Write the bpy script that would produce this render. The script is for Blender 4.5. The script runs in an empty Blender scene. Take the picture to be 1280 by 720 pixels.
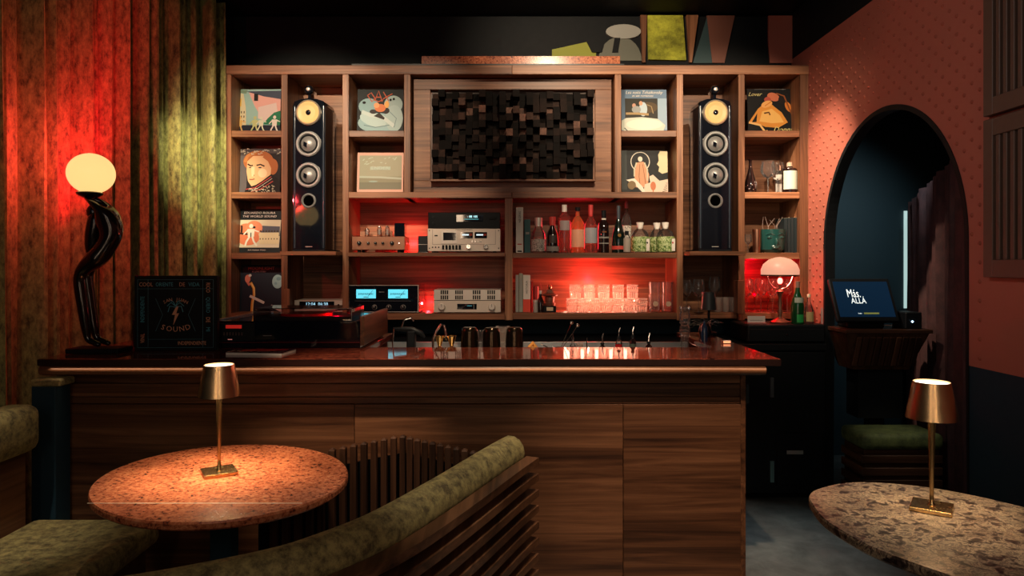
import bpy, bmesh, math, random
from mathutils import Vector, Matrix
random.seed(7)
PI = math.pi
S = bpy.context.scene
COL = S.collection
# ------------------------------------------------------------------ camera
F = 870.0; CX = 640.0; HY = 331.0; CZ = 1.45
cam = bpy.data.cameras.new('camera'); camo = bpy.data.objects.new('camera', cam); COL.objects.link(camo)
camo.location = (0, 0, CZ); camo.rotation_euler = (PI/2, 0, 0)
cam.lens = 36*F/1280; cam.sensor_width = 36; cam.shift_y = -(360-HY)/1280; cam.clip_start = 0.05
S.camera = camo
def wx(px, D): return (px-CX)*D/F
def wz(py, D): return CZ-(py-HY)*D/F
def ws(p, D): return p*D/F
# ------------------------------------------------------------------ world, view, lights
w = bpy.data.worlds.new('world'); S.world = w; w.use_nodes = True
bg = w.node_tree.nodes['Background']; bg.inputs[0].default_value = (0.10, 0.30, 0.36, 1); bg.inputs[1].default_value = 0.035
S.view_settings.view_transform = 'Standard'; S.view_settings.look = 'None'
S.view_settings.exposure = 0.0; S.view_settings.gamma = 1.0; S.view_settings.use_curve_mapping = False
WARM = (1.0, 0.70, 0.46); RED = (1.0, 0.0, 0.022); NEUT = (1.0, 0.86, 0.66)
def aim(o, tgt): o.rotation_euler = (Vector(tgt)-o.location).to_track_quat('-Z', 'Y').to_euler()
def spot(name, loc, tgt, power, col=WARM, ang=40, blend=0.6, size=0.03):
    l = bpy.data.lights.new(name, 'SPOT'); l.energy = power; l.color = col; l.spot_size = math.radians(ang); l.spot_blend = blend; l.shadow_soft_size = size
    o = bpy.data.objects.new(name, l); COL.objects.link(o); o.location = loc; aim(o, tgt); return o
def point(name, loc, power, col, size=0.02):
    l = bpy.data.lights.new(name, 'POINT'); l.energy = power; l.color = col; l.shadow_soft_size = size
    o = bpy.data.objects.new(name, l); COL.objects.link(o); o.location = loc; return o
def area(name, loc, tgt, power, col, sx, sy):
    l = bpy.data.lights.new(name, 'AREA'); l.energy = power; l.color = col; l.shape = 'RECTANGLE'; l.size = sx; l.size_y = sy
    o = bpy.data.objects.new(name, l); COL.objects.link(o); o.location = loc; aim(o, tgt); return o
# ceiling track spots on the shelves
Z0L = 1.134
PEACH = (1.0, 0.76, 0.52)
spot('shelf_spot', (-1.45, 1.9, 3.10), (-1.42, 4.6, 2.20), 310, (1.0, .78, .54), 34, .7)
spot('shelf_spot', (-0.55, 1.9, 3.10), (-0.80, 4.6, 2.20), 215, PEACH, 32, .8)
spot('shelf_spot', (0.45, 1.9, 3.10), (0.75, 4.6, 2.20), 215, PEACH, 32, .8)
spot('shelf_spot', (1.30, 1.9, 3.10), (1.42, 4.6, 2.20), 310, PEACH, 34, .7)
spot('shelf_spot', (-0.6, 1.9, 3.10), (-0.55, 4.5, 1.32), 150, (1.0, .74, .52), 30, 1.0)  # added low spot to brighten the dark amplifiers
spot('shelf_spot', (0.7, 1.9, 3.10), (0.75, 4.5, 1.38), 95, (1.0, .74, .52), 30, 1.0)  # added weak low spot for the dim right-hand shelves
spot('shelf_spot', (-1.3, 1.9, 3.10), (-1.62, 4.5, 1.35), 60, (1.0, .74, .52), 24, 1.0)
spot('shelf_spot', (1.5, 2.2, 3.10), (1.66, 4.35, 1.18), 60, PEACH, 18, 1.0)  # added narrow spot to brighten the dim card
spot('mirror_fill_spot', (0.3, 3.3, 3.12), (0.5, 4.75, 2.85), 80, PEACH, 75, .8)  # added spot, brightens the painted mirror shapes
spot('curtain_spot', (-1.3, 3.1, 3.10), (-1.98, 4.54, 2.0), 210, (1.0, .95, .55), 24, 0.8)
spot('wall_spot', (0.95, 3.7, 2.98), (1.95, 4.44, 1.85), 300, (1.0, 0.74, 0.52), 42, 1.0)
spot('wall_spot', (-0.9, 1.6, 2.9), (1.95, 3.2, 2.2), 60, (1.0, 0.85, 0.78), 60, 1.0)
spot('bar_spot', (-0.65, 2.0, 3.05), (-0.70, 3.0, 0.80), 260, WARM, 22, 1.0)
spot('bar_spot', (0.65, 1.5, 3.05), (0.78, 3.0, 0.28), 260, WARM, 36, 1.0)
spot('bar_spot', (0.05, 2.9, 3.05), (0.05, 3.35, 1.05), 85, PEACH, 62, 1.0)
spot('bar_spot', (0.05, 2.1, 3.08), (0.05, 3.5, 1.1), 70, PEACH, 50, 1.0)  # added spot so the bar tools show up
spot('floor_fill_spot', (1.35, 3.3, 3.05), (1.4, 3.6, 0.0), 60, (.75, .95, 1.0), 26, 1.0)  # added spot to lighten the floor at right
spot('table_spot', (-0.95, 2.2, 3.05), (-0.95, 2.3, 0.74), 90, WARM, 26, 0.9)
spot('table_spot', (1.2, 1.7, 3.05), (1.2, 1.95, 0.74), 60, NEUT, 24, 0.9)
spot('seat_spot', (-1.5, 1.3, 3.05), (-1.85, 2.45, 0.6), 150, NEUT, 18, 0.9)
spot('seat_spot', (0.2, 1.5, 3.05), (-0.16, 2.25, 0.8), 95, NEUT, 26, 0.9)
spot('seat_spot', (0.3, 1.8, 3.05), (0.0, 2.56, 0.8), 35, NEUT, 12, 1.0)  # added narrow spot to brighten the sofa tip
spot('stool_fill_spot', (2.10, 3.35, 2.2), (2.22, 4.0, 0.5), 38, NEUT, 17, 0.9)  # added spot to brighten the dark stool
# red practical behind the globe lamp and red strips behind the shelves' contents
spot('red_curtain_lamp', (-1.80, 3.18, 1.50), (-2.24, 3.26, 2.05), 230, RED, 84, 1.0, 0.01)
point('red_curtain_lamp', (-1.98, 3.24, 1.98), 11.0, (1, .05, .06), 0.01)
point('red_shelf_lamp', (wx(514, 4.86), 4.87, 1.60), 3.4, (1.0, .02, .03), 0.006)
point('red_shelf_lamp', (wx(535, 4.84), 4.86, 1.18), 1.7, (1.0, .02, .03), 0.006)
area('red_shelf_lamp', (wx(722, 4.88), 4.88, 1.66), (wx(722, 4.0), 4.0, 1.66), 1.2, (1.0, .02, .04), 0.22, 0.2)
point('red_shelf_lamp', (wx(738, 4.86), 4.85, 1.345), 4.0, (1.0, .012, .03), 0.006)
point('red_shelf_lamp', (wx(760, 4.80), 4.78, 1.245), 3.6, (1.0, .17, .11), 0.006)
point('red_shelf_lamp', (wx(735, 4.80), 4.78, 1.245), 3.6, (1.0, .17, .11), 0.006)
point('red_shelf_lamp', (wx(940, 4.8), 4.80, 1.44), 3.0, RED, 0.006)
area('glass_backlight', (wx(750, 4.78), 4.76, Z0L+.09), (wx(750, 4.78), 3.0, Z0L+.06), 1.9, (1.0, .42, .28), .50, .17)
area('bar_led_strip', (-0.43, 2.904, 1.02), (-0.43, 2.914, 0.0), .55, WARM, 3.0, 0.006)
# alcove glow
spot('alcove_spot', (2.5, 4.2, 2.2), (2.30, 5.3, 1.55), 20, (0.62, 0.80, 0.85), 95, 1.0)
# low general light from the room behind the camera
area('rear_streak_light', (-0.75, -0.9, 1.75), (-0.75, 3.0, 1.5), 5.0, WARM, 0.10, 1.3)  # added unseen strip lights for vertical streaks on the brass shades
area('rear_streak_light', (0.55, -0.9, 1.75), (0.55, 3.0, 1.5), 5.0, WARM, 0.10, 1.3)
point('turntable_red_fill', (-0.86, 3.42, 1.225), .35, RED, .004)  # added red point, reddens the turntable under its cover
area('room_glow', (0.0, -1.2, 2.6), (0.0, 3.5, 1.0), 6, (0.85, 0.85, 0.80), 3.0, 0.8)

# ------------------------------------------------------------------ materials
MATS = {}
def mat(name, col, rough=0.5, metal=0.0, emit=None, es=1.0, coat=0.0, sheen=0.0, spec=None, trans=0.0, alpha=1.0):
    if name in MATS: return MATS[name]
    m = bpy.data.materials.new(name); m.use_nodes = True; b = m.node_tree.nodes['Principled BSDF']
    b.inputs['Base Color'].default_value = (*col, 1); b.inputs['Roughness'].default_value = rough; b.inputs['Metallic'].default_value = metal
    if emit: b.inputs['Emission Color'].default_value = (*emit, 1); b.inputs['Emission Strength'].default_value = es
    b.inputs['Coat Weight'].default_value = coat; b.inputs['Sheen Weight'].default_value = sheen
    if spec is not None: b.inputs['Specular IOR Level'].default_value = spec
    b.inputs['Transmission Weight'].default_value = trans; b.inputs['Alpha'].default_value = alpha
    # a trace of uneven wear on every plain material
    nt = m.node_tree
    if not emit and trans == 0:
        tc = nt.nodes.new('ShaderNodeTexCoord'); n = nt.nodes.new('ShaderNodeTexNoise'); n.inputs['Scale'].default_value = 30; n.inputs['Detail'].default_value = 4
        mr = nt.nodes.new('ShaderNodeMapRange'); mr.inputs['To Min'].default_value = max(0, rough-.05); mr.inputs['To Max'].default_value = min(1, rough+.08)
        nt.links.new(tc.outputs['Object'], n.inputs['Vector']); nt.links.new(n.outputs['Fac'], mr.inputs['Value']); nt.links.new(mr.outputs[0], b.inputs['Roughness'])
    MATS[name] = m; return m
def ramp(nt, stops):
    r = nt.nodes.new('ShaderNodeValToRGB'); e = r.color_ramp.elements
    e[0].position = stops[0][0]; e[0].color = (*stops[0][1], 1); e[1].position = stops[-1][0]; e[1].color = (*stops[-1][1], 1)
    for p, c in stops[1:-1]: x = e.new(p); x.color = (*c, 1)
    return r
def wood(name, dark, midc, light, axis='x', scale=1.0, rough=0.42, spec=.4):
    if name in MATS: return MATS[name]
    m = bpy.data.materials.new(name); m.use_nodes = True; nt = m.node_tree; b = nt.nodes['Principled BSDF']; L = nt.links.new
    tc = nt.nodes.new('ShaderNodeTexCoord'); oi = nt.nodes.new('ShaderNodeObjectInfo')
    add = nt.nodes.new('ShaderNodeVectorMath'); add.operation = 'ADD'
    mul = nt.nodes.new('ShaderNodeMath'); mul.operation = 'MULTIPLY'; mul.inputs[1].default_value = 37.0
    L(oi.outputs['Random'], mul.inputs[0]); L(tc.outputs['Object'], add.inputs[0]); L(mul.outputs[0], add.inputs[1])
    mp = nt.nodes.new('ShaderNodeMapping'); a = 1.1*scale; c = 26*scale
    c = 34*scale; mp.inputs['Scale'].default_value = {'x': (a, c, c), 'y': (c, a, c), 'z': (c, c, a)}[axis]
    L(add.outputs[0], mp.inputs['Vector'])
    n1 = nt.nodes.new('ShaderNodeTexNoise'); n1.inputs['Scale'].default_value = 1.0; n1.inputs['Detail'].default_value = 7; n1.inputs['Roughness'].default_value = .62; n1.inputs['Distortion'].default_value = 1.1
    L(mp.outputs[0], n1.inputs['Vector'])
    mp2 = nt.nodes.new('ShaderNodeMapping'); mp2.inputs['Scale'].default_value = tuple(v*.22 for v in mp.inputs['Scale'].default_value)
    L(add.outputs[0], mp2.inputs['Vector']); n2 = nt.nodes.new('ShaderNodeTexNoise'); n2.inputs['Scale'].default_value = 1.0; n2.inputs['Detail'].default_value = 3
    L(mp2.outputs[0], n2.inputs['Vector'])
    mx = nt.nodes.new('ShaderNodeMath'); mx.operation = 'MULTIPLY_ADD'; mx.inputs[1].default_value = .55; L(n2.outputs['Fac'], mx.inputs[0])
    m3 = nt.nodes.new('ShaderNodeMath'); m3.operation = 'MULTIPLY'; m3.inputs[1].default_value = .6; L(n1.outputs['Fac'], m3.inputs[0]); L(m3.outputs[0], mx.inputs[2])
    r = ramp(nt, [(0.40, dark), (0.56, midc), (0.74, light)]); L(mx.outputs[0], r.inputs[0]); L(r.outputs[0], b.inputs['Base Color'])
    b.inputs['Roughness'].default_value = rough; b.inputs['Specular IOR Level'].default_value = spec
    bp = nt.nodes.new('ShaderNodeBump'); bp.inputs['Strength'].default_value = .12; bp.inputs['Distance'].default_value = .002; L(n1.outputs['Fac'], bp.inputs['Height']); L(bp.outputs[0], b.inputs['Normal'])
    MATS[name] = m; return m
WD = [(0.050, .017, .008), (0.19, .078, .036), (0.40, .185, .092)]
walnut_x = wood('walnut_x', *WD, 'x'); walnut_y = wood('walnut_y', *WD, 'y'); walnut_z = wood('walnut_z', *WD, 'z')
BD = [(0.016, .006, .004), (0.105, .043, .020), (0.24, .108, .052)]
bar_x = wood('bar_walnut_x', *BD, 'x', .8, .38); bar_y = wood('bar_walnut_y', *BD, 'y', .8, .38); bar_z = wood('bar_walnut_z', *BD, 'z', .8, .38)
dark_z = wood('dark_slat_z', (.012, .006, .004), (.05, .022, .012), (.10, .045, .024), 'z', spec=.15, rough=.6)
dark_x = wood('dark_slat_x', (.012, .006, .004), (.05, .022, .012), (.10, .045, .024), 'x')
def speckle(name, cols, scale, rough, big=None):
    m = bpy.data.materials.new(name); m.use_nodes = True; nt = m.node_tree; b = nt.nodes['Principled BSDF']; L = nt.links.new
    tc = nt.nodes.new('ShaderNodeTexCoord'); n = nt.nodes.new('ShaderNodeTexNoise'); n.inputs['Scale'].default_value = scale; n.inputs['Detail'].default_value = 8; n.inputs['Roughness'].default_value = .7
    n.inputs['Distortion'].default_value = .6
    L(tc.outputs['Object'], n.inputs['Vector']); r = ramp(nt, cols); L(n.outputs['Fac'], r.inputs[0])
    out = r.outputs[0]
    if big:
        n2 = nt.nodes.new('ShaderNodeTexNoise'); n2.inputs['Scale'].default_value = big; n2.inputs['Detail'].default_value = 4; L(tc.outputs['Object'], n2.inputs['Vector'])
        r2 = ramp(nt, [(.35, (.45, .40, .42)), (.6, (1, 1, 1))]); L(n2.outputs['Fac'], r2.inputs[0])
        mm = nt.nodes.new('ShaderNodeMix'); mm.data_type = 'RGBA'; mm.blend_type = 'MULTIPLY'; mm.inputs[0].default_value = .7
        L(out, mm.inputs[6]); L(r2.outputs[0], mm.inputs[7]); out = mm.outputs[2]
    L(out, b.inputs['Base Color']); b.inputs['Roughness'].default_value = rough
    return m
red_stone = speckle('red_stone', [(.36, (.06, .02, .025)), (.43, (.36, .09, .04)), (.52, (.60, .19, .085)), (.70, (.78, .34, .18))], 70, .25, 5)
bar_stone = speckle('bar_stone', [(.36, (.03, .008, .008)), (.48, (.15, .032, .018)), (.62, (.24, .06, .03)), (.75, (.32, .12, .07))], 40, .06, 5)
terrazzo = speckle('terrazzo', [(.38, (.02, .014, .014)), (.46, (.10, .07, .06)), (.52, (.48, .38, .26)), (.57, (.09, .06, .05)), (.68, (.5, .42, .30))], 30, .28, 9)
concrete = speckle('concrete_floor', [(.3, (.10, .12, .12)), (.7, (.26, .29, .28))], 6, .45, 2)
def velvet(name, dark, light, sc=9, r0=.38, r1=.60, zs=1.0):
    m = bpy.data.materials.new(name); m.use_nodes = True; nt = m.node_tree; b = nt.nodes['Principled BSDF']; L = nt.links.new
    tc = nt.nodes.new('ShaderNodeTexCoord'); n = nt.nodes.new('ShaderNodeTexNoise'); n.inputs['Scale'].default_value = sc; n.inputs['Detail'].default_value = 9; n.inputs['Roughness'].default_value = .75
    mp = nt.nodes.new('ShaderNodeMapping'); mp.inputs['Scale'].default_value = (1, 1, zs); L(tc.outputs['Object'], mp.inputs['Vector']); L(mp.outputs[0], n.inputs['Vector']); r = ramp(nt, [(r0, dark), (r1, light)]); L(n.outputs['Fac'], r.inputs[0]); L(r.outputs[0], b.inputs['Base Color'])
    b.inputs['Roughness'].default_value = .75; b.inputs['Sheen Weight'].default_value = .5; b.inputs['Sheen Roughness'].default_value = .4; b.inputs['Sheen Tint'].default_value = (*light, 1)
    bp = nt.nodes.new('ShaderNodeBump'); bp.inputs['Strength'].default_value = .35; bp.inputs['Distance'].default_value = .004; L(n.outputs['Fac'], bp.inputs['Height']); L(bp.outputs[0], b.inputs['Normal'])
    return m
olive = velvet('olive_velvet', (.075, .055, .025), (.34, .275, .105), 30)
curtain_m = velvet('curtain_velvet', (.060, .048, .018), (.44, .41, .13), 40, .34, .66, .45)
moss = velvet('moss_velvet', (.03, .045, .015), (.10, .13, .04), 16)
maroon = velvet('maroon_curtain', (.03, .012, .014), (.075, .028, .028), 8)
def glassm(name, tint=(1, 1, 1), diff=.06, rough=.04, dens=.85):
    m = bpy.data.materials.new(name); m.use_nodes = True; nt = m.node_tree; L = nt.links.new
    nt.nodes.remove(nt.nodes['Principled BSDF']); out = nt.nodes['Material Output']
    t = nt.nodes.new('ShaderNodeBsdfTransparent'); t.inputs[0].default_value = (*[c*dens for c in tint], 1)
    g = nt.nodes.new('ShaderNodeBsdfGlossy'); g.inputs['Roughness'].default_value = rough; g.inputs[0].default_value = (1, 1, 1, 1)
    fr = nt.nodes.new('ShaderNodeFresnel'); fr.inputs[0].default_value = 1.5
    mx = nt.nodes.new('ShaderNodeMixShader'); L(fr.outputs[0], mx.inputs[0]); L(t.outputs[0], mx.inputs[1]); L(g.outputs[0], mx.inputs[2])
    d = nt.nodes.new('ShaderNodeBsdfTranslucent'); d.inputs[0].default_value = (*tint, 1)
    d2 = nt.nodes.new('ShaderNodeBsdfDiffuse'); d2.inputs[0].default_value = (*tint, 1)
    md = nt.nodes.new('ShaderNodeMixShader'); L(d.outputs[0], md.inputs[1]); L(d2.outputs[0], md.inputs[2])
    m2 = nt.nodes.new('ShaderNodeMixShader'); m2.inputs[0].default_value = diff; L(mx.outputs[0], m2.inputs[1]); L(md.outputs[0], m2.inputs[2])
    L(m2.outputs[0], out.inputs[0]); return m
clear = glassm('clear_glass', diff=.03, dens=.95); cutglass = glassm('cut_glass', (1, .95, .9), .20, .1, .95); frost = glassm('frosted_cut', (1, .93, .86), .75, .3)
orange_lit = glassm('orange_lit_glass', (1, .55, .25), .25, .05, .8); smoked = glassm('smoked_acrylic', (1, .93, .93), .004, .03, .98)  # amber tint paints in the orange light on one bottle
greenglass = mat('green_glass', (.005, .05, .015), .08, coat=.5); red_lit_rose = glassm('red_lit_rose_glass', (1, .62, .55), .07, .05, .85)  # red light tinted into clear glassware; also the rose bottle's glass
brass = mat('brushed_brass', (.62, .42, .20), .24, 1.0); gold = mat('gold', (.75, .42, .14), .2, 1.0); copper = mat('copper', (.55, .28, .18), .3, 1.0)
chrome = mat('chrome', (.8, .8, .8), .12, 1.0); silver = mat('silver_panel', (.62, .56, .48), .4, .25); silver2 = mat('silver_trim', (.66, .63, .57), .35, .4)
black = mat('black_gloss', (.005, .007, .012), .04, coat=.8); blackm = mat('black_matte', (.005, .007, .009), .6, spec=.2); blacks = mat('black_satin', (.006, .008, .010), .4, spec=.3)
navy = mat('navy_paint', (.013, .036, .055), .6, spec=.2); slate = mat('slate_blue_wall', (.030, .060, .075), .6)
coral = mat('coral_wall', (.42, .125, .085), .6); brownp = mat('brown_paint', (.105, .062, .045), .5)
white = mat('white_paper', (.75, .72, .66), .6); cream = mat('cream_paper', (.7, .6, .42), .6); grey = mat('grey_paper', (.28, .29, .27), .6)
bronze = mat('black_bronze', (.012, .008, .008), .18, .3, coat=.5)
def flat(c, name=None):
    n = name or 'print_%02x%02x%02x' % tuple(int(v*255) for v in c); return mat(n, tuple(v**2.2*.82 for v in c), .55, spec=.25)
# ------------------------------------------------------------------ mesh helpers
def B(): return bmesh.new()
def link(name, bm, mats, parent=None, smooth=False, loc=None, rot=None):
    me = bpy.data.meshes.new(name); bmesh.ops.recalc_face_normals(bm, faces=bm.faces); bm.to_mesh(me); bm.free()
    if not isinstance(mats, (list, tuple)): mats = [mats]
    for m in mats: me.materials.append(m)
    if smooth:
        for p in me.polygons: p.use_smooth = True
        try: me.set_sharp_from_angle(angle=math.radians(38))
        except Exception: pass
    o = bpy.data.objects.new(name, me); COL.objects.link(o)
    if parent: o.parent = parent
    if loc: o.location = loc
    if rot: o.rotation_euler = rot
    return o
def box(bm, x0, x1, y0, y1, z0, z1, bev=0, mi=0, seg=1):
    vs = [bm.verts.new((x, y, z)) for x in (x0, x1) for y in (y0, y1) for z in (z0, z1)]
    fs = [bm.faces.new([vs[i] for i in q]) for q in ((0, 1, 3, 2), (4, 6, 7, 5), (0, 4, 5, 1), (2, 3, 7, 6), (0, 2, 6, 4), (1, 5, 7, 3))]
    for f in fs: f.material_index = mi
    if bev:
        es = list({e for f in fs for e in f.edges}); r = bmesh.ops.bevel(bm, geom=es, offset=bev, segments=seg, profile=.5, affect='EDGES')
        for f in r['faces']: f.material_index = mi
    return vs
def lathe(bm, prof, seg=20, c=(0, 0, 0), axis='z', mi=0, cap=True):
    rings = []
    for r, h in prof:
        ring = []
        for k in range(seg):
            a = 2*PI*k/seg; u = r*math.cos(a); v = r*math.sin(a)
            p = (u, v, h) if axis == 'z' else ((u, h, v) if axis == 'y' else (h, u, v))
            ring.append(bm.verts.new((c[0]+p[0], c[1]+p[1], c[2]+p[2])))
        rings.append(ring)
    for a, b in zip(rings, rings[1:]):
        for k in range(seg):
            f = bm.faces.new((a[k], a[(k+1) % seg], b[(k+1) % seg], b[k])); f.material_index = mi
    if cap:
        for ring in (rings[0], rings[-1]):
            try: f = bm.faces.new(ring); f.material_index = mi
            except Exception: pass
def tube(bm, pts, rad, seg=8, mi=0, squash=None):
    pts = [Vector(p) for p in pts]; n = len(pts); rads = rad if isinstance(rad, (list, tuple)) else [rad]*n; rings = []; up = None
    for i, p in enumerate(pts):
        t = (pts[min(i+1, n-1)]-pts[max(i-1, 0)]).normalized()
        if up is None: up = t.orthogonal().normalized()
        else: up = (up-t*up.dot(t)).normalized()
        s = t.cross(up); rings.append([bm.verts.new(p+(up*math.cos(2*PI*k/seg)+s*math.sin(2*PI*k/seg))*rads[i]) for k in range(seg)])
    for a, b in zip(rings, rings[1:]):
        for k in range(seg): bm.faces.new((a[k], a[(k+1) % seg], b[(k+1) % seg], b[k])).material_index = mi
    for r in (rings[0], rings[-1]): bm.faces.new(r).material_index = mi
def prism(bm, poly, z0, z1, mi=0, axis='z'):
    def P(a, b, h): return (a, b, h) if axis == 'z' else ((a, h, b) if axis == 'y' else (h, a, b))
    lo = [bm.verts.new(P(a, b, z0)) for a, b in poly]; hi = [bm.verts.new(P(a, b, z1)) for a, b in poly]; n = len(poly)
    fs = [bm.faces.new(lo[::-1]), bm.faces.new(hi)]+[bm.faces.new((lo[i], lo[(i+1) % n], hi[(i+1) % n], hi[i])) for i in range(n)]
    for f in fs: f.material_index = mi
def ball(bm, c, r, seg=16, sx=1, sy=1, sz=1, mi=0):
    m = Matrix.Translation(c) @ Matrix.Diagonal((r*sx, r*sy, r*sz, 1))
    g = bmesh.ops.create_uvsphere(bm, u_segments=seg, v_segments=max(6, seg*2//3), radius=1, matrix=m)
    for v in g['verts']:
        for f in v.link_faces: f.material_index = mi
def thing(name, label, cat, loc=(0, 0, 0), rz=0, group=None, rx=0):
    o = bpy.data.objects.new(name, None); COL.objects.link(o); o.empty_display_size = .05
    o.location = loc; o.rotation_euler = (rx, 0, rz); o['label'] = label; o['category'] = cat
    if group: o['group'] = group
    return o
def tag(o, label, cat, group=None):
    o['label'] = label; o['category'] = cat
    if group: o['group'] = group
    return o
def struct(name, bm, m, smooth=False):
    o = link(name, bm, m, smooth=smooth); o['kind'] = 'structure'; return o
def dup(o, parent=None):
    c = o.copy(); COL.objects.link(c); c.parent = parent
    for ch in [x for x in bpy.data.objects if x.parent == o]: dup(ch, c)
    return c
def part(parent, name, m, f, *a, smooth=False, loc=None, rot=None, **k):
    bm = B(); f(bm, *a, **k); return link(name, bm, m, parent, smooth, loc, rot)
def text(parent, s, size, loc, m, name='lettering', rot=(PI/2, 0, 0), align='CENTER', sx=1.0, shear=0):
    cu = bpy.data.curves.new('t', 'FONT'); cu.body = s; cu.size = size; cu.align_x = align; cu.align_y = 'CENTER'; cu.shear = shear; cu.resolution_u = 2
    t = bpy.data.objects.new('t', cu); COL.objects.link(t); dg = bpy.context.evaluated_depsgraph_get()
    me = bpy.data.meshes.new_from_object(t.evaluated_get(dg)); me.name = name; bpy.data.objects.remove(t)
    me.materials.clear(); me.materials.append(m); o = bpy.data.objects.new(name, me); COL.objects.link(o); o.parent = parent; o.location = loc; o.rotation_euler = rot; o.scale = (sx, 1, 1)
    return o
def catmull(pts, n=8, closed=False):
    P = [Vector(p) for p in pts]; out = []; N = len(P); rng = range(N if closed else N-1)
    for i in rng:
        g = (lambda k: P[k % N]) if closed else (lambda k: P[max(0, min(N-1, k))])
        a, b, c, d = g(i-1), g(i), g(i+1), g(i+2)
        for k in range(n):
            t = k/n; out.append(.5*((2*b)+(c-a)*t+(2*a-5*b+4*c-d)*t*t+(3*b-a-3*c+d)*t**3))
    if not closed: out.append(P[-1])
    return out
# ================================================================== SETTING
bm = B(); box(bm, -3.2, 3.6, -2.2, 6.0, -.06, 0); struct('floor', bm, concrete)
bm = B(); box(bm, -3.2, 3.6, -2.2, 6.0, 3.2, 3.26); struct('ceiling', bm, blackm)
bm = B(); box(bm, -2.6, 2.02, 4.965, 5.05, 0, 3.2); struct('wall_back', bm, navy)
bm = B(); box(bm, -2.6, -2.52, -2.2, 4.965, 0, 3.2); struct('wall_left', bm, navy)
bm = B(); box(bm, -3.2, 3.6, -2.2, -2.12, 0, 3.2); struct('wall_rear', bm, navy)
# right wall with a round arch: coral above, navy dado below
WX = 1.95; AY0, AY1, AR, ASP = 2.97, 4.35, .69, 1.56; AC = (AY0+AY1)/2
def arch_z(y):
    d = abs(y-AC)
    if d >= AR: return None
    return ASP+math.sqrt(max(0, AR*AR-d*d))*1.04
ys = [AC-AR*math.cos(PI*k/48) for k in range(49)]
bm = B(); cor = bm
box(bm, WX, WX+.06, -2.12, AY0, 1.02, 2.88); box(bm, WX, WX+.06, AY1, 4.965, 1.02, 2.88)
for a, b in zip(ys, ys[1:]):
    za = arch_z(a) or ASP; zb = arch_z(b) or ASP
    v = [bm.verts.new(p) for p in ((WX, a, za), (WX, b, zb), (WX, b, 2.88), (WX, a, 2.88), (WX+.06, a, za), (WX+.06, b, zb), (WX+.06, b, 2.88), (WX+.06, a, 2.88))]
    bm.faces.new(v[:4]); bm.faces.new(v[4:][::-1]); bm.faces.new((v[0], v[4], v[5], v[1])); bm.faces.new((v[3], v[2], v[6], v[7]))
wr = struct('wall_right', bm, coral)
bm = B(); box(bm, WX+.002, WX+.062, -2.12, AY0, 0, 1.02); box(bm, WX+.002, WX+.062, AY1, 4.965, 0, 1.02); struct('trim_1', bm, navy)
bm = B(); box(bm, WX, WX+.06, -2.12, 4.965, 2.88, 3.2); struct('trim_2', bm, blackm)
# arch casing
bm = B()
pts = [(WX-.004, AY0, 0)]+[(WX-.004, y, arch_z(y) or ASP) for y in ys]+[(WX-.004, AY1, 0)]
prev = None
for i, (x, y, z) in enumerate(pts):
    if i == 0: n = (0, 1)
    elif i == len(pts)-1: n = (0, -1)
    else:
        n = (AC-y, (ASP-z)) ; l = math.hypot(*n); n = (n[0]/l, n[1]/l)
    q = [bm.verts.new(p) for p in ((x, y, z), (x+.062, y, z), (x+.062, y+n[0]*.025, z+n[1]*.025), (x, y+n[0]*.025, z+n[1]*.025))]
    if prev:
        for k in range(4): bm.faces.new((prev[k], prev[(k+1) % 4], q[(k+1) % 4], q[k]))
    prev = q
struct('trim_3', bm, blackm)
# studs of the coral wall: one fine field of small raised pegs
bm = B(); row = 0; z = 1.06
while z < 2.86:
    y = 1.4+(.05 if row % 2 else 0)
    while y < 4.60:
        az = arch_z(y)
        if (az is None or z > az+.035) and not (AY0-.02 < y < AY1+.02 and z < ASP) and not (y < 2.88):
            r = .0095
            c = bm.verts.new((WX-.008, y, z)); rg = [bm.verts.new((WX-.0065, y+r*.6*math.cos(k*PI/4), z+r*.6*math.sin(k*PI/4))) for k in range(8)]
            ro = [bm.verts.new((WX-.0002, y+r*math.cos(k*PI/4), z+r*math.sin(k*PI/4))) for k in range(8)]
            for k in range(8): bm.faces.new((c, rg[k], rg[(k+1) % 8])); bm.faces.new((rg[k], ro[k], ro[(k+1) % 8], rg[(k+1) % 8]))
        y += .1
    z += .040; row += 1
st = link('wall_stud', bm, mat('stud_paint', (.36, .105, .07), .8, spec=.1), wr, True); st['kind'] = 'stuff'
# alcove beyond the arch
bm = B(); box(bm, 2.012, 3.5, 5.3, 5.36, 0, 2.6); struct('wall_alcove_back', bm, slate)
bm = B(); box(bm, 3.44, 3.5, 2.2, 5.3, 0, 2.6); struct('wall_alcove_right', bm, navy)
bm = B(); box(bm, 2.012, 3.5, 2.2, 2.26, 0, 2.6); struct('wall_alcove_front', bm, navy)
bm = B(); box(bm, 2.012, 3.5, 2.2, 5.36, 2.6, 2.66); struct('ceiling_alcove', bm, blackm)
bm = B(); box(bm, 2.982, 3.002, 5.285, 5.299, 1.12, 1.86); o = struct('window_1', bm, mat('daylight_gap', (.6, .7, .7), .5, emit=(.55, .78, .75), es=.75))
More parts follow.
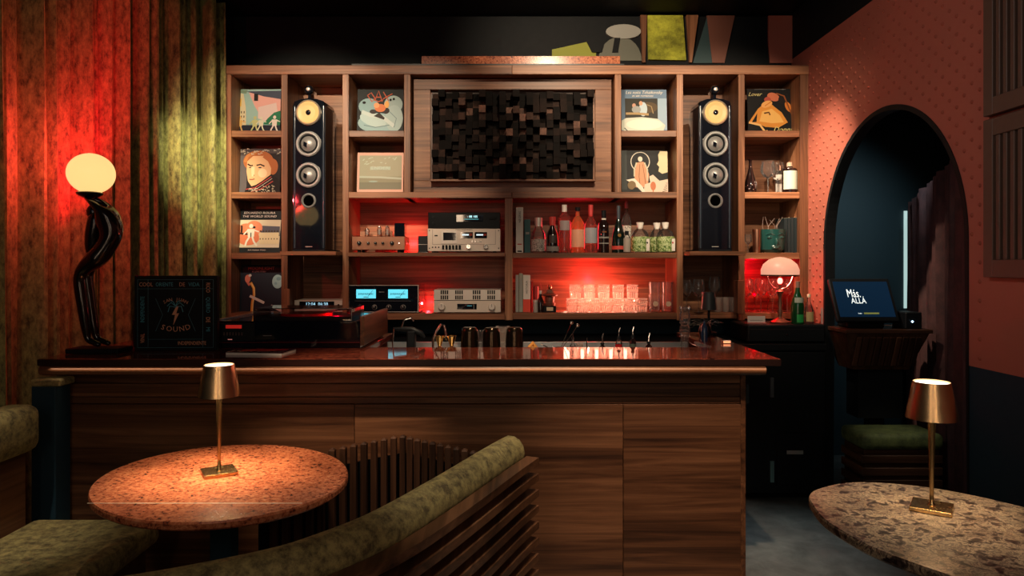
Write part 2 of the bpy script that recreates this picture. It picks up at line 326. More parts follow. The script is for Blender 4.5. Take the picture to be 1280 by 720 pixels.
# ---------------------------------------------------------------- curtains
def curtain(name, path, z0, z1, m, label, amp=.045, wl=.13, nz=14, seed=1):
    rnd = random.Random(seed); P = catmull([(x, y, 0) for x, y in path], 60); bm = B(); d = 0; cols = []; ph = 0; prev = P[0]
    for i, p in enumerate(P):
        t = (P[min(i+1, len(P)-1)]-P[max(i-1, 0)]).normalized(); n = Vector((t.y, -t.x, 0)); d = (p-prev).length; prev = p
        ph += d/wl*2*PI*(.75+.6*abs(math.sin(i*.013+seed)))
        s = math.sin(ph); s = math.copysign(abs(s)**.7, s); a = amp*(.7+.5*math.sin(ph*.37+seed))
        col = []; zt = z1(p) if callable(z1) else z1
        for k in range(nz+1):
            f = k/nz; col.append(bm.verts.new(p+n*(a*s*(1.05-.25*f)+.006*math.sin(ph*2.3+f*5))+Vector((0, 0, z0+(zt-z0)*f))))
        cols.append(col)
    for a, b in zip(cols, cols[1:]):
        for k in range(nz): bm.faces.new((a[k], b[k], b[k+1], a[k+1]))
    o = link(name, bm, m, None, True); mod = o.modifiers.new('s', 'SOLIDIFY'); mod.thickness = .006; mod.offset = 0
    tag(o, label, 'curtain'); return o
curtain('velvet_curtain', [(-2.36, 2.35), (-2.30, 3.1), (-2.20, 3.8), (-2.08, 4.35), (-1.95, 4.50), (-1.89, 4.575)], 0.02, 3.17, curtain_m, 'crushed olive velvet curtain lit red at left, hanging behind globe lamp', .085, .115, 16, 9)
curtain('alcove_curtain', [(2.20, 3.05), (2.45, 3.8), (2.78, 4.8), (2.99, 5.2)], 0.02, lambda p: 1.86+(5.1-p.y)*.155, maroon, 'dark maroon curtain hanging inside the arched alcove', .025, .11, 6, 5)
# ================================================================== SHELVING
DF, DB = 4.58, 4.93
sh = thing('wall_shelving', 'walnut wall shelving unit of cubbies behind the bar', 'shelving', (0, 4.75, 0))
def shp(name, m, x0, x1, y0, y1, z0, z1, bev=.002):
    bm = B(); box(bm, x0, x1, y0-4.75, y1-4.75, z0, z1, bev); return link(name, bm, m, sh)
Z0, Z3, Z2, Z1, ZT = 1.134, 1.530, 1.929, 2.334, 2.703
ups = [(281.5, 289), (351.5, 359.5), (428, 436), (505, 513), (768.5, 776.5), (846, 854), (923, 931), (1000, 1011)]
U = [(wx(a, DF), wx(b, DF)) for a, b in ups]
for i, (a, b) in enumerate(U):
    shp('upright', walnut_z, a, b, DF, DB, Z2-.04 if i in (3, 4) else Z0-.05, ZT)
shp('upright', walnut_z, wx(631, DF), wx(641, DF), DF+.01, DB, Z0-.05, Z2-.04)
shp('top_rail', walnut_x, U[0][0], wx(640, DF), DF-.006, DB, ZT, 2.762); shp('top_rail', walnut_x, wx(640, DF)+.001, U[7][1], DF-.006, DB, ZT, 2.762)
def shelf(a, b, z, th=.04, d0=DF, m=walnut_x): return shp('shelf', m, a, b, d0, DB, z-th, z)
for a, b in ((0, 1), (6, 7)):
    for z in (Z1, Z2, Z3): shelf(U[a][1], U[b][0], z, .042, DF+.004)
for a, b in ((2, 3), (4, 5)): shelf(U[a][1], U[b][0], Z1, .04, DF+.004)
shelf(U[2][1], wx(640, DF)-.001, Z2, .04, DF-.004); shelf(wx(640, DF)+.001, U[5][0], Z2, .04, DF-.004)
shelf(U[2][1], wx(631, DF), Z3, .026, DF-.05); shelf(wx(641, DF), U[5][0], Z3, .036, DF+.004)
for a, b in ((U[1][1], U[2][0]), (U[5][1], U[6][0])):
    shp('shelf', walnut_x, a+.002, b-.002, 4.42, DB, Z3-.02, Z3+.006)
    shp('shelf', walnut_x, a, b, DF+.03, DB, Z0-.04, Z0)
shelf(U[0][1], U[1][0], Z0, .04); shelf(U[2][1], wx(631, DF), Z0, .042, DF-.05); shelf(wx(641, DF), U[5][0], Z0, .042, DF-.01); shelf(U[6][1], U[7][0], Z0, .04)
shp('upright', walnut_z, wx(355, 4.5), wx(362, 4.5), 4.50, 4.56, Z0, Z0+.16); shp('upright', walnut_z, wx(921, 4.5), wx(930, 4.5), 4.48, 4.56, Z0, Z0+.215)
bx = [U[0][1], U[1][0], U[1][1], U[2][0], U[2][1], U[3][0], U[3][1], U[4][0], U[4][1], U[5][0], U[5][1], U[6][0], U[6][1], U[7][0]]
for i in range(0, 14, 2):
    if i == 6: continue
    shp('back_panel', walnut_x, bx[i], bx[i+1], DB, DB+.012, Z2 if i in (4, 8) else Z0-.05, ZT, 0)
shp('back_panel', walnut_x, U[2][1], wx(631, DF), DB, DB+.012, Z0-.05, Z2, 0); shp('back_panel', walnut_x, wx(641, DF), U[5][0], DB, DB+.012, Z0-.05, Z2, 0)
# centre niche panels (lighter frame boards round the diffuser)
xl, xr = U[3][1]+.01, U[4][0]-.01
NP = 4.66
shp('niche_board', walnut_x, xl, xr, NP, DB, wz(112, NP), wz(99, NP)); shp('niche_board', walnut_x, xl, xr, NP, DB, Z2, wz(226, NP))
shp('niche_board', walnut_x, xl, wx(538, NP), NP+.002, DB, wz(226, NP), wz(112, NP)); shp('niche_board', walnut_x, wx(744, NP), xr, NP+.002, DB, wz(226, NP), wz(112, NP))
shp('niche_board', dark_x, wx(538, NP), wx(744, NP), NP+.05, DB, wz(226, NP), wz(112, NP))
# ---- skyline diffuser: 24 x 12 blocks
df = thing('acoustic_diffuser', 'dark wooden block diffuser panel in the centre niche of the shelving', 'wall panel', (wx(641, 4.6), 4.69, wz(224, 4.6)))
dw = ws(202, 4.6); dh = ws(109, 4.6)
part(df, 'tray', walnut_x, box, -dw/2-.012, dw/2+.012, -.11, .018, -.016, -.002, .002)
part(df, 'backing', dark_x, box, -dw/2, dw/2, -.02, .018, 0, dh)
for s in (-1, 1): part(df, 'side_frame', walnut_z, box, min(s*dw/2, s*(dw/2+.012)), max(s*dw/2, s*(dw/2+.012)), -.06, .018, 0, dh)
bmts = [wood('block_%d' % i, (c*.3, c*.2, c*.18), (c, c*.55, c*.42), (c*1.8, c*.95, c*.7), 'y', spec=.12, rough=.7) for i, c in enumerate((.002, .005, .010, .035, .11))]  # palest block tones paint in the lit faces and glints
cw = dw/24; chh = dh/12; proto = {}
for i in range(24):
    for j in range(12):
        lv = random.choice((0, 0, 1, 2, 3, 4)); mi = random.choice((0, 0, 0, 1, 1, 1, 2, 2, 2, 3, 3, 4)); key = (lv, mi)
        if key not in proto:
            bm = B(); d = .02+lv*.024; vs = box(bm, -cw/2+.0006, cw/2-.0006, -d, 0, -chh/2+.0006, chh/2-.0006)
            me = bpy.data.meshes.new('block'); bm.to_mesh(me); bm.free(); me.materials.append(bmts[mi]); proto[key] = me
        o = bpy.data.objects.new('block', proto[key]); COL.objects.link(o); o.parent = df
        o.location = (-dw/2+cw*(i+.5), -.021, chh*(j+.5)+(.006 if j == 11 and lv == 4 else 0))
# ---- mirror strip above the shelves, its reflections painted as flat coloured shapes
mu = thing('mirror_strip', 'dark mirror strip above the shelving, reflections painted as angular shapes', 'mirror', (0, 4.95, 2.762))
def mpoly(name, m, pts, d, D=4.85):
    bm = B(); prism(bm, [(wx(x, D), wz(y, D)-2.762) for x, y in pts], -.1-d, -.095, 0, 'y'); return link(name, bm, m, mu)
part(mu, 'mirror_board', blackm, box, wx(283, 4.85), WX-.002, -.095, .012, 0.001, .42)
part(mu, 'ledge', mat('black_ledge', (.01, .012, .014), .4), box, wx(440, 4.6), wx(780, 4.6), -.36, -.1, .001, .014)
bm = B(); prism(bm, [(wx(527, 4.65), -.30), (wx(775, 4.65), -.30), (wx(770, 4.65), -.12), (wx(540, 4.65), -.12)], .014, .082); link('reflected_slab', bm, red_stone, mu)
mpoly('green_shape', mat('mirror_green', (.30, .33, .03), .6), [(690, 62), (745, 50), (745, 72), (690, 72)], .002)
mpoly('pale_disc', mat('mirror_grey', (.14, .15, .12), .6), [(775+27*math.cos(t*PI/12), 76+30*math.sin(t*PI/12)) for t in range(12, 25)], .004)
mpoly('white_disc', mat('mirror_white', (.34, .35, .32), .5), [(779+22*math.cos(t*PI/12), 40+9*math.sin(t*PI/12)) for t in range(24)], .012)
mpoly('dark_band', blackm, [(733, 52), (745, 44), (755, 55), (752, 66), (740, 66)], .014); mpoly('dark_band', blackm, [(768, 48), (775, 48), (772, 66), (765, 66)], .014)
mpoly('reflected_post', walnut_z, [(800, 20), (808, 20), (806, 79), (802, 79)], .02)
mpoly('reflected_velvet', velvet('mirror_velvet', (.16, .17, .01), (.55, .58, .05), 6), [(809, 20), (853, 20), (857, 76), (810, 75)], .016)
mpoly('reflected_post', walnut_z, [(857, 20), (872, 20), (868, 50), (864, 79), (861, 79)], .02)
mpoly('teal_shape', mat('mirror_teal', (.03, .07, .08), .6), [(884, 20), (890, 20), (893, 79), (866, 79)], .006)
mpoly('brown_shape', mat('mirror_brown', (.20, .075, .05), .6), [(883, 20), (918, 20), (905, 79), (890, 79)], .01)
mpoly('coral_shape', coral, [(960, 20), (1008, 20), (1014, 50), (1008, 79), (962, 79), (960, 50)], .008)
# ================================================================== RECORD SLEEVES
def sleeve(px0, px1, zb, label, D=4.72, H=.312, face=(.1, .1, .1), tilt=5, rz=0):
    x = (wx(px0, D)+wx(px1, D))/2; W = wx(px1, D)-wx(px0, D)
    t = thing('record_sleeve', label, 'record sleeve', (x, D, zb+.001), rz, 'record sleeves in the cubbies', -math.radians(tilt))
    part(t, 'sleeve', flat(face), box, -W/2, W/2, -.003, .003, 0, H, .0008)
    return t, W, H
def art(t, W, H, polys):
    bm = B(); mats = []
    for k, (c, pts) in enumerate(polys):
        m = flat(c)
        if m not in mats: mats.append(m)
        vs = [bm.verts.new(((u-.5)*W, -.0032-.00018*k, v*H)) for u, v in pts]
        if len(vs) > 4:
            g = bmesh.ops.triangle_fill(bm, edges=[bm.edges.new((vs[i], vs[(i+1) % len(vs)])) for i in range(len(vs))], use_beauty=True, use_dissolve=False)
            for f in g['geom']:
                if isinstance(f, bmesh.types.BMFace): f.material_index = mats.index(m)
        else: bm.faces.new(vs).material_index = mats.index(m)
    me_o = link('cover_print', bm, mats, t)
    return me_o
def el(cx, cy, rx, ry, n=20, a0=0, a1=2*PI, rot=0):
    o = []
    for k in range(n):
        a = a0+(a1-a0)*k/(n if a1-a0 > 6.2 else n-1); x = rx*math.cos(a); y = ry*math.sin(a); o.append((cx+x*math.cos(rot)-y*math.sin(rot), cy+x*math.sin(rot)+y*math.cos(rot)))
    return o
def band(pts, wd):
    L, R = [], []
    for i, (x, y) in enumerate(pts):
        a = pts[max(0, i-1)]; b = pts[min(len(pts)-1, i+1)]; dx, dy = b[0]-a[0], b[1]-a[1]; l = math.hypot(dx, dy) or 1; L.append((x-dy/l*wd/2, y+dx/l*wd/2)); R.append((x+dy/l*wd/2, y-dx/l*wd/2))
    return L+R[::-1]
def R(x0, y0, x1, y1): return [(x0, y0), (x1, y0), (x1, y1), (x0, y1)]
def man(x, y, s, c): return [(c, el(x, y+.19*s, .035*s, .04*s, 10)), (c, [(x-.06*s, y+.14*s), (x+.06*s, y+.14*s), (x+.05*s, y), (x-.05*s, y)]), (c, band([(x-.02*s, y+.01*s), (x-.07*s, y-.08*s), (x-.09*s, y-.16*s)], .03*s)), (c, band([(x+.02*s, y+.01*s), (x+.05*s, y-.08*s), (x+.10*s, y-.16*s)], .03*s)), (c, band([(x-.05*s, y+.12*s), (x-.12*s, y+.04*s)], .022*s)), (c, band([(x+.05*s, y+.12*s), (x+.13*s, y+.09*s)], .022*s))]
# 1 street scene
t, W, H = sleeve(294, 350, Z1, 'record sleeve with pastel cartoon street scene, top cubby at far left', face=(.55, .72, .70))
pl = [((.62, .78, .75), R(0, .22, 1, 1)), ((.93, .70, .66), [(.28, .93), (1, .78), (1, .45), (.75, .30), (.55, .42), (.42, .62)]), ((.90, .82, .80), [(.5, .6), (.9, .7), (.95, .42), (.7, .28), (.5, .35)]), ((.28, .31, .38), [(.22, .95), (1, .97), (1, .78), (.62, .84)]),
      ((.88, .84, .68), [(.02, .2), (.24, .2), (.22, .6), (.16, .9), (.04, .92)]), ((.50, .62, .52), [(.02, .93), (.22, .9), (.25, .98), (.02, 1)]), ((.12, .12, .12), R(.40, .74, .49, .90)), ((.15, .48, .33), [(.62, .22), (.72, .35), (.86, .48), (1, .52), (1, .2)]), ((.10, .13, .20), R(0, 0, 1, .20)), ((.95, .75, .3), [(.05, .6), (.12, .62), (.12, .8), (.06, .76)])]
for k in range(3):
    for j in range(3): pl.append(((.15, .15, .15), R(.06+.06*k, .26+.10*j, .08+.06*k, .31+.10*j)))
pl += man(.10, .17, 1.0, (.90, .72, .42)); pl += man(.44, .17, 1.0, (.78, .80, .55)); pl += man(.58, .18, .9, (.88, .88, .78)); pl += man(.88, .18, 1.0, (.93, .90, .86)); art(t, W, H, pl)
# 2 portrait
t, W, H = sleeve(294, 350, Z2, 'record sleeve with close portrait of a red-haired man, second cubby down at far left', face=(.30, .27, .28))
pl = [((.38, .35, .37), R(0, 0, .25, .85)), ((.14, .11, .12), R(.25, 0, 1, .9)), ((.72, .42, .24), el(.50, .72, .34, .24, 24)), ((.72, .42, .24), el(.82, .60, .12, .18)), ((.93, .74, .56), [(.25, .72), (.24, .50), (.28, .28), (.36, .17), (.46, .20), (.78, .40), (.80, .70), (.66, .84), (.38, .84)]), ((.98, .86, .70), [(.34, .60), (.42, .60), (.42, .40), (.36, .38)]), ((.98, .86, .70), el(.60, .46, .10, .10)),
      ((.25, .13, .10), band([(.26, .66), (.33, .62), (.38, .63)], .03)), ((.25, .13, .10), band([(.46, .63), (.55, .65), (.64, .61)], .03)), ((.2, .2, .25), el(.32, .58, .03, .012, 8)), ((.2, .2, .25), el(.54, .58, .04, .014, 8)), ((.65, .35, .28), band([(.31, .32), (.37, .315), (.43, .33)], .025)), ((.60, .36, .24), [(.40, .42), (.43, .42), (.41, .39)]),
      ((.10, .06, .08), [(.25, .14), (.45, .17), (.80, .44), (1, .3), (1, 0), (.2, 0)]), ((.75, .30, .28), band([(.24, .10), (.45, .14), (.80, .38)], .018)), ((.85, .80, .75), band([(.30, .09), (.50, .12), (.82, .34)], .010)), ((.75, .30, .28), band([(.36, .05), (.56, .10), (.84, .28)], .018)), ((.72, .42, .24), band([(.62, .84), (.75, .74), (.86, .52)], .08)), ((.8, .52, .3), band([(.20, .70), (.26, .84), (.45, .92)], .07))]
for k in range(26): x = .02+.96*random.random(); y = .86+.12*random.random(); pl.append(((.86, .84, .76), band([(x, y), (x+.03*random.uniform(-1, 1), y+.03), (x+.04, y+.01)], .012)))
for k in range(40): x = .32+.62*random.random(); y = .02+.17*random.random()*(.4+x*.6); pl.append(((.86, .82, .74), band([(x, y), (x+.02*random.uniform(-1, 1), y+.02), (x+.03, y)], .010)))
art(t, W, H, pl)
# 3 guitar
t, W, H = sleeve(292, 351, Z3, 'dark record sleeve with two-line white title over an orange guitar picture', H=.30, face=(.07, .12, .14))
pl = [((.86, .82, .72), [(.08, .12), (.96, .12), (.99, .75), (.06, .75)]), ((.35, .36, .42), [(.55, .62), (.97, .60), (.97, .38), (.50, .42)]), ((.90, .52, .38), el(.26, .50, .20, .17)), ((.92, .56, .42), el(.42, .56, .18, .17)), ((.88, .50, .36), el(.30, .34, .24, .17)), ((.12, .12, .12), el(.42, .58, .035, .025)), ((.2, .12, .1), R(.14, .46, .18, .62)), ((.15, .1, .1), band([(.06, .46), (.20, .43), (.36, .42)], .035))]
pl += man(.36, .36, 1.3, (.93, .93, .88)); pl += [((.08, .1, .1), R(.35, .36, .37, .46))]
for k in range(7): pl += [((.90, .84, .68), [(.54+k*.06, .20), (.59+k*.06, .20), (.60+k*.06, .46), (.53+k*.06, .46)]), ((.3, .25, .2), el(.565+k*.06, .49, .02, .022, 8)), ((.25, .22, .2), R(.55+k*.06, .30, .57+k*.06, .33))]
art(t, W, H, pl); text(t, 'EDUARDO ROURA', .021, (.01, -.008, .272), white, sx=1.2, shear=.2); text(t, 'THE WORLD SOUND', .021, (.01, -.008, .248), white, sx=1.15, shear=.2); text(t, 'ALTA FIDELIDAD  ESTEREO', .010, (.0, -.008, .018), white)
# 4 moon
t, W, H = sleeve(296, 353, Z0, 'midnight record sleeve with pale moon and curved yellow figure, bottom cubby at left', face=(.05, .07, .10), H=.315)
pl = [((.10, .14, .19), R(0, 0, 1, .86)), ((.60, .74, .76), el(.88, .64, .12, .15, 24)), ((.48, .62, .66), el(.90, .70, .05, .04)), ((.5, .64, .68), el(.84, .60, .03, .03)), ((.90, .62, .25), band([(.29, .62), (.36, .50), (.37, .35), (.34, .2), (.33, .0)], .055)), ((.97, .86, .55), band([(.31, .60), (.375, .48), (.385, .34), (.355, .2), (.35, .0)], .02)), ((.85, .50, .42), el(.22, .70, .06, .09)), ((.80, .45, .38), band([(.22, .62), (.27, .56)], .05)), ((.82, .82, .80), el(.27, .77, .035, .03, 8)), ((.88, .88, .84), band([(.28, .33), (.60, .18)], .055)), ((.88, .88, .84), band([(.75, .12), (1.0, -.0)], .055))]
art(t, W, H, pl); text(t, 'MOONLIGHT', .030, (.005, -.006, .290), flat((.75, .42, .35))); text(t, 'A LOVE STORY', .014, (-.01, -.006, .268), white)
# 5 DAX embracing figures
t, W, H = sleeve(446, 504, Z1, 'dark record sleeve with two pale curled figures and scrawled red letters', face=(.13, .16, .17))
pl = [((.55, .68, .70), el(.25, .62, .22, .18)), ((.62, .72, .72), el(.78, .66, .20, .20)), ((.60, .73, .75), el(.45, .25, .43, .22, 26)), ((.72, .82, .82), el(.35, .32, .30, .14, 20, rot=-.3)), ((.66, .76, .76), el(.80, .35, .19, .30)), ((.78, .85, .84), band([(.1, .5), (.3, .42), (.55, .38), (.8, .18)], .08)), ((.4, .5, .52), band([(.15, .2), (.4, .15), (.7, .2)], .015)), ((.45, .55, .57), band([(.7, .5), (.85, .35), (.8, .15)], .015)), ((.20, .18, .16), [(.36, .40), (.48, .48), (.60, .36), (.58, .32)]), ((.22, .2, .2), el(.35, .50, .08, .05)), ((.2, .18, .18), el(.62, .52, .08, .07)),
      ((.85, .50, .32), el(.50, .58, .12, .09)), ((.93, .65, .45), el(.42, .64, .06, .06)), ((.93, .70, .40), el(.64, .66, .05, .08)), ((.06, .06, .06), el(.15, .70, .04, .03, 8)), ((.06, .06, .06), el(.72, .76, .025, .03, 8)), ((.06, .06, .06), el(.79, .78, .025, .03, 8))]
for p in ([(.22, .86), (.30, .92), (.38, .80), (.32, .72), (.22, .86)], [(.38, .74), (.46, .96), (.54, .72)], [(.42, .82), (.52, .82)], [(.56, .94), (.68, .74)], [(.76, .90), (.56, .78)], [(.36, .76), (.46, .72), (.56, .76)]): pl.append(((.72, .36, .26), band(p, .022)))
art(t, W, H, pl)
# 6 pale landscape
t, W, H = sleeve(446, 504, Z2, 'pale pink-bordered record sleeve with faded grey landscape photo', face=(.90, .70, .63), H=.285)
pl = [((.58, .57, .48), R(.05, .11, .96, .93)), ((.66, .66, .57), R(.05, .42, .96, .93)), ((.50, .50, .43), R(.05, .11, .96, .28)), ((.72, .76, .70), band([(.05, .41), (.5, .40), (.96, .37)], .05)), ((.74, .80, .74), R(.28, .58, .72, .66)), ((.62, .7, .66), el(.35, .30, .1, .02))]
for k in range(16): x = .1+.8*random.random(); y = .68+.2*random.random(); pl.append(((.76, .80, .72), el(x, y, .02+.03*random.random(), .012, 8, rot=random.random())))
art(t, W, H, pl); text(t, 'ENDER', .030, (0, -.009, .176), flat((.80, .87, .82)), sx=1.3)
# 7 blue romantic
t, W, H = sleeve(777, 834, Z1, 'icy blue record sleeve with a couple in a framed painting', face=(.42, .52, .62), H=.31)
pl = [((.60, .70, .78), R(.80, .1, 1, .80)), ((.20, .20, .18), R(.08, .30, .80, .80)), ((.33, .28, .20), el(.6, .6, .2, .12)), ((.72, .80, .84), el(.48, .56, .09, .16)), ((.85, .62, .5), el(.43, .69, .04, .05)), ((.78, .6, .52), el(.28, .64, .04, .05)), ((.6, .62, .62), el(.33, .55, .10, .08)), ((.66, .56, .40), band([(.10, .46), (.35, .46), (.6, .44)], .05)), ((.60, .52, .38), band([(.56, .66), (.66, .62), (.70, .46)], .02)), ((.80, .83, .78), [(0, .30), (.1, .36), (.45, .38), (.8, .34), (.96, .2), (.9, .03), (.2, .02), (0, .1)]), ((.88, .90, .84), el(.5, .22, .4, .12)), ((.15, .2, .25), band([(.06, .14), (.14, .06), (.26, .03)], .02))]
art(t, W, H, pl); text(t, 'Les nuits Tchaikovsky', .030, (0, -.008, .288), white, shear=.3, sx=.95); text(t, 'et ses romances', .022, (-.01, -.008, .265), white, shear=.3)
# 8 halo
t, W, H = sleeve(777, 835, Z2, 'charcoal record sleeve with robed haloed figure and pale profile', face=(.12, .14, .15), H=.30)
hb = el(.41, .74, .20, .22, 30); pl = [((.22, .25, .25), R(0, .1, .12, 1)), ((.88, .86, .80), band(hb+[hb[0]], .018)), ((.85, .62, .48), [(.34, .72), (.28, .45), (.30, .15), (.56, .15), (.60, .45), (.48, .74)]), ((.55, .36, .26), band([(.40, .68), (.38, .40), (.40, .2)], .012)), ((.55, .36, .26), band([(.46, .68), (.50, .40), (.52, .2)], .012)), ((.80, .78, .68), band([(.33, .72), (.28, .56), (.28, .40)], .03)), ((.80, .78, .68), band([(.50, .72), (.56, .56), (.56, .30)], .03)), ((.88, .85, .78), el(.41, .80, .05, .06)),
      ((.92, .86, .70), [(.84, .98), (1, .98), (1, .50), (.88, .46), (.80, .52), (.82, .62), (.77, .68), (.81, .76), (.80, .90)]), ((.92, .84, .76), [(.60, .40), (.68, .44), (.82, .30), (1, .34), (1, 0), (.46, 0), (.50, .22), (.62, .26)]), ((.93, .90, .84), [(.10, .32), (.28, .36), (.44, .18), (.54, .0), (.48, 0), (.30, .20)]), ((.5, .42, .30), el(.22, .2, .09, .10)), ((.08, .1, .12), [(.12, .0), (.30, .16), (.44, 0)]), ((.80, .48, .34), el(.68, .18, .06, .10)), ((.80, .48, .34), band([(.68, .12), (.68, 0)], .02))]
for k in range(5): pl.append(((.25, .12, .1), band([(.88+.02*k, .05+.05*k), (.98, .08+.04*k)], .012)))
art(t, W, H, pl)
# 9 orange singer
t, W, H = sleeve(935, 996, Z1, 'black record sleeve with an orange-lit bare-armed figure, top cubby at far right', face=(.03, .04, .06), H=.315)
pl = [((.90, .60, .25), [(.02, .26), (.22, .56), (.42, .74), (.56, .60), (.70, .48), (.82, .26), (.62, .14), (.36, .16), (.22, .22)]), ((.97, .76, .42), [(.24, .28), (.30, .50), (.50, .56), (.66, .42), (.74, .26), (.5, .24)]), ((.06, .05, .06), [(.08, .26), (.2, .46), (.18, .27)]), ((.35, .20, .10), band([(.34, .46), (.44, .48), (.46, .42)], .03)), ((.97, .78, .50), band([(.02, .26), (.25, .20), (.34, .06), (.40, .07)], .045)), ((.80, .45, .32), el(.54, .82, .13, .09, rot=-.4)), ((.70, .32, .26), el(.42, .76, .07, .06)), ((.95, .70, .40), el(.40, .66, .12, .07, rot=.4)), ((.85, .50, .2), band([(.36, .62), (.50, .72)], .02)), ((.10, .07, .07), el(.72, .76, .08, .10)), ((.85, .50, .2), el(.84, .60, .06, .12, rot=.4)), ((.55, .3, .14), band([(.60, .90), (.76, .84), (.88, .5), (.95, .30)], .03)), ((.5, .5, .5), band([(.15, .985), (.8, .985)], .008))]
art(t, W, H, pl); text(t, 'Lover', .038, (-.115, -.008, .275), flat((.85, .82, .55)), shear=.4); text(t, 'Donny', .050, (.07, -.008, .03), flat((.90, .85, .55)), shear=.4)
# ================================================================== LOUDSPEAKERS
def speaker(cxp, s, label, rz):
    D = 4.445; t = thing('loudspeaker', label, 'loudspeaker', (wx(cxp, D), D, Z3+.006), rz, 'loudspeakers in the shelving bays')
    hw = .104; top = .985
    def P(h0, h1): return [(-hw, 0), (hw, 0), (hw*1.0, .10), (hw*.93, .24), (hw*.70, .33), (-hw*.70, .33), (-hw*.93, .24), (-hw, .10)]
    bm = B(); prism(bm, P(0, 0), 0, .93); pp = P(0, 0); n = len(pp)
    top_pts = [(-hw, .93), (-hw*.9, .958), (-hw*.5, .972), (0, .978), (hw*.5, .972), (hw*.9, .958), (hw, .93)]
    prism(bm, top_pts, .0, .20, 0, 'y'); link('cabinet', bm, black, t, True)
    part(t, 'plinth', blackm, box, -hw*1.02, hw*1.02, -.002, .30, -.0, .012)
    for sx in (-1, 1): part(t, 'edge_strip', mat('speaker_edge', (.02, .03, .045), .15, coat=.5), lathe, [(.012, .02), (.012, .93)], 12, (sx*(hw-.010), .010, 0), smooth=True)
    def zc(py): return wz(py, D)-(Z3+.006)
    ringm = mat('driver_ring_grey', (.34, .36, .36), .38, .35); conem = mat('cone_silver', (.33, .34, .34), .4, .5)
    # yellow midrange
    z = zc(141); m = part(t, 'midrange_driver', mat('kevlar_yellow', (.78, .52, .22), .45), lathe, [(.001, -.004), (.02, -.004), (.058, -.016), (.066, -.018), (.074, -.012)], 32, (0, 0, z), 'y', smooth=True)
    part(m, 'driver_ring', mat('pale_ring', (.55, .50, .40), .3, .6), lathe, [(.069, -.014), (.074, -.021), (.081, -.014), (.081, .0)], 32, (0, 0, z), 'y', cap=False, smooth=True)
    part(m, 'phase_plug', black, lathe, [(.018, -.004), (.017, -.012), (.010, -.018), (.001, -.020)], 20, (0, 0, z), 'y', smooth=True)
    for py in (180, 219):
        z = zc(py); m = part(t, 'bass_driver', conem, lathe, [(.001, -.030), (.02, -.028), (.036, -.018), (.050, -.006)], 32, (0, 0, z), 'y', smooth=True)
        part(m, 'surround', blackm, lathe, [(.048, -.006), (.054, -.014), (.062, -.008)], 32, (0, 0, z), 'y', cap=False, smooth=True)
        part(m, 'driver_ring', ringm, lathe, [(.060, -.008), (.066, -.018), (.074, -.018), (.081, -.010), (.081, 0)], 32, (0, 0, z), 'y', cap=False, smooth=True)
        part(m, 'cone_patch', black, prism, [(0, z), (-.022, z+.012), (-.024, z-.016), (-.004, z-.026)], -.0325, -.030, 0, 'y')
    z = zc(251); m = part(t, 'port', mat('port_shade', (.001, .001, .001), 1.0, spec=0), lathe, [(.001, .004), (.030, -.001), (.036, -.004)], 28, (0, 0, z), 'y', smooth=True)  # flat black stands in for the shade inside the port
    part(m, 'port_ring', ringm, lathe, [(.034, -.004), (.040, -.014), (.047, -.008), (.048, 0)], 28, (0, 0, z), 'y', cap=False, smooth=True)
    z = zc(112); tw = part(t, 'tweeter_pod', black, lathe, [(.001, .13), (.012, .10), (.024, .04), (.029, .005), (.028, -.012), (.022, -.02), (.001, -.02)], 20, (0, .01, z), 'y', smooth=True)
    part(tw, 'tweeter_dome', silver2, lathe, [(.013, -.020), (.011, -.027), (.001, -.030)], 16, (0, .01, z), 'y', smooth=True)
    part(tw, 'pod_stem', black, box, -.010, .010, .01, .07, .970, z-.018, .002)
    part(t, 'badge', silver2, box, -.022, .022, -.0015, .001, .028, .032)
    return t
speaker(386, -1, 'tall glossy black loudspeaker with yellow cone in left shelving bay', -math.radians(4))
speaker(894, 1, 'tall glossy black loudspeaker with yellow cone in right shelving bay', math.radians(2))
# ================================================================== HI-FI
def body(t, W, Dp, H, m, z=0, bev=.002, name='case', y0=0): return part(t, name, m, box, -W/2, W/2, y0, y0+Dp, z, z+H, bev)
def knob(t, x, z, r, m, d=.02, y=0, name='knob', line=True):
    k = part(t, name, m, lathe, [(r, y), (r, y-d*.7), (r*.86, y-d), (.0005, y-d)], 18, (x, 0, z), 'y', smooth=True)
    if line: part(k, 'pointer', blackm if m is not blackm else white, box, x-.0012, x+.0012, y-d-.0008, y-d+.001, z, z+r*.8)
    return k
D = 4.55
# tube amplifier
t = thing('tube_amplifier', 'small copper-fronted tube amplifier with black knobs and glass tubes', 'amplifier', (wx(473, D), D, Z3)); W = ws(66, D)
for sx in (-1, 1):
    for yy in (.03, .16): part(t, 'foot', blackm, lathe, [(.012, 0), (.012, .018)], 12, (sx*W*.38, yy, 0))
body(t, W, .2, .088, copper, .018); part(t, 'front_lip', wood('lip', *WD, 'x'), box, -.06, -.02, -.004, .0, .003, .018)
for i, x in enumerate((-.125, -.065, -.018, .03, .09)): knob(t, x, .062, .013 if i in (0, 4) else .009, blackm, .018)
part(t, 'power_light', mat('lamp_red_white', (1, .5, .4), .3, emit=(1, .55, .45), es=3), lathe, [(.004, -.004), (.004, 0)], 10, (.135, 0, .062), 'y'); part(t, 'light_ring', chrome, lathe, [(.006, -.002), (.009, -.002), (.009, 0)], 14, (.135, 0, .062), 'y', cap=False)
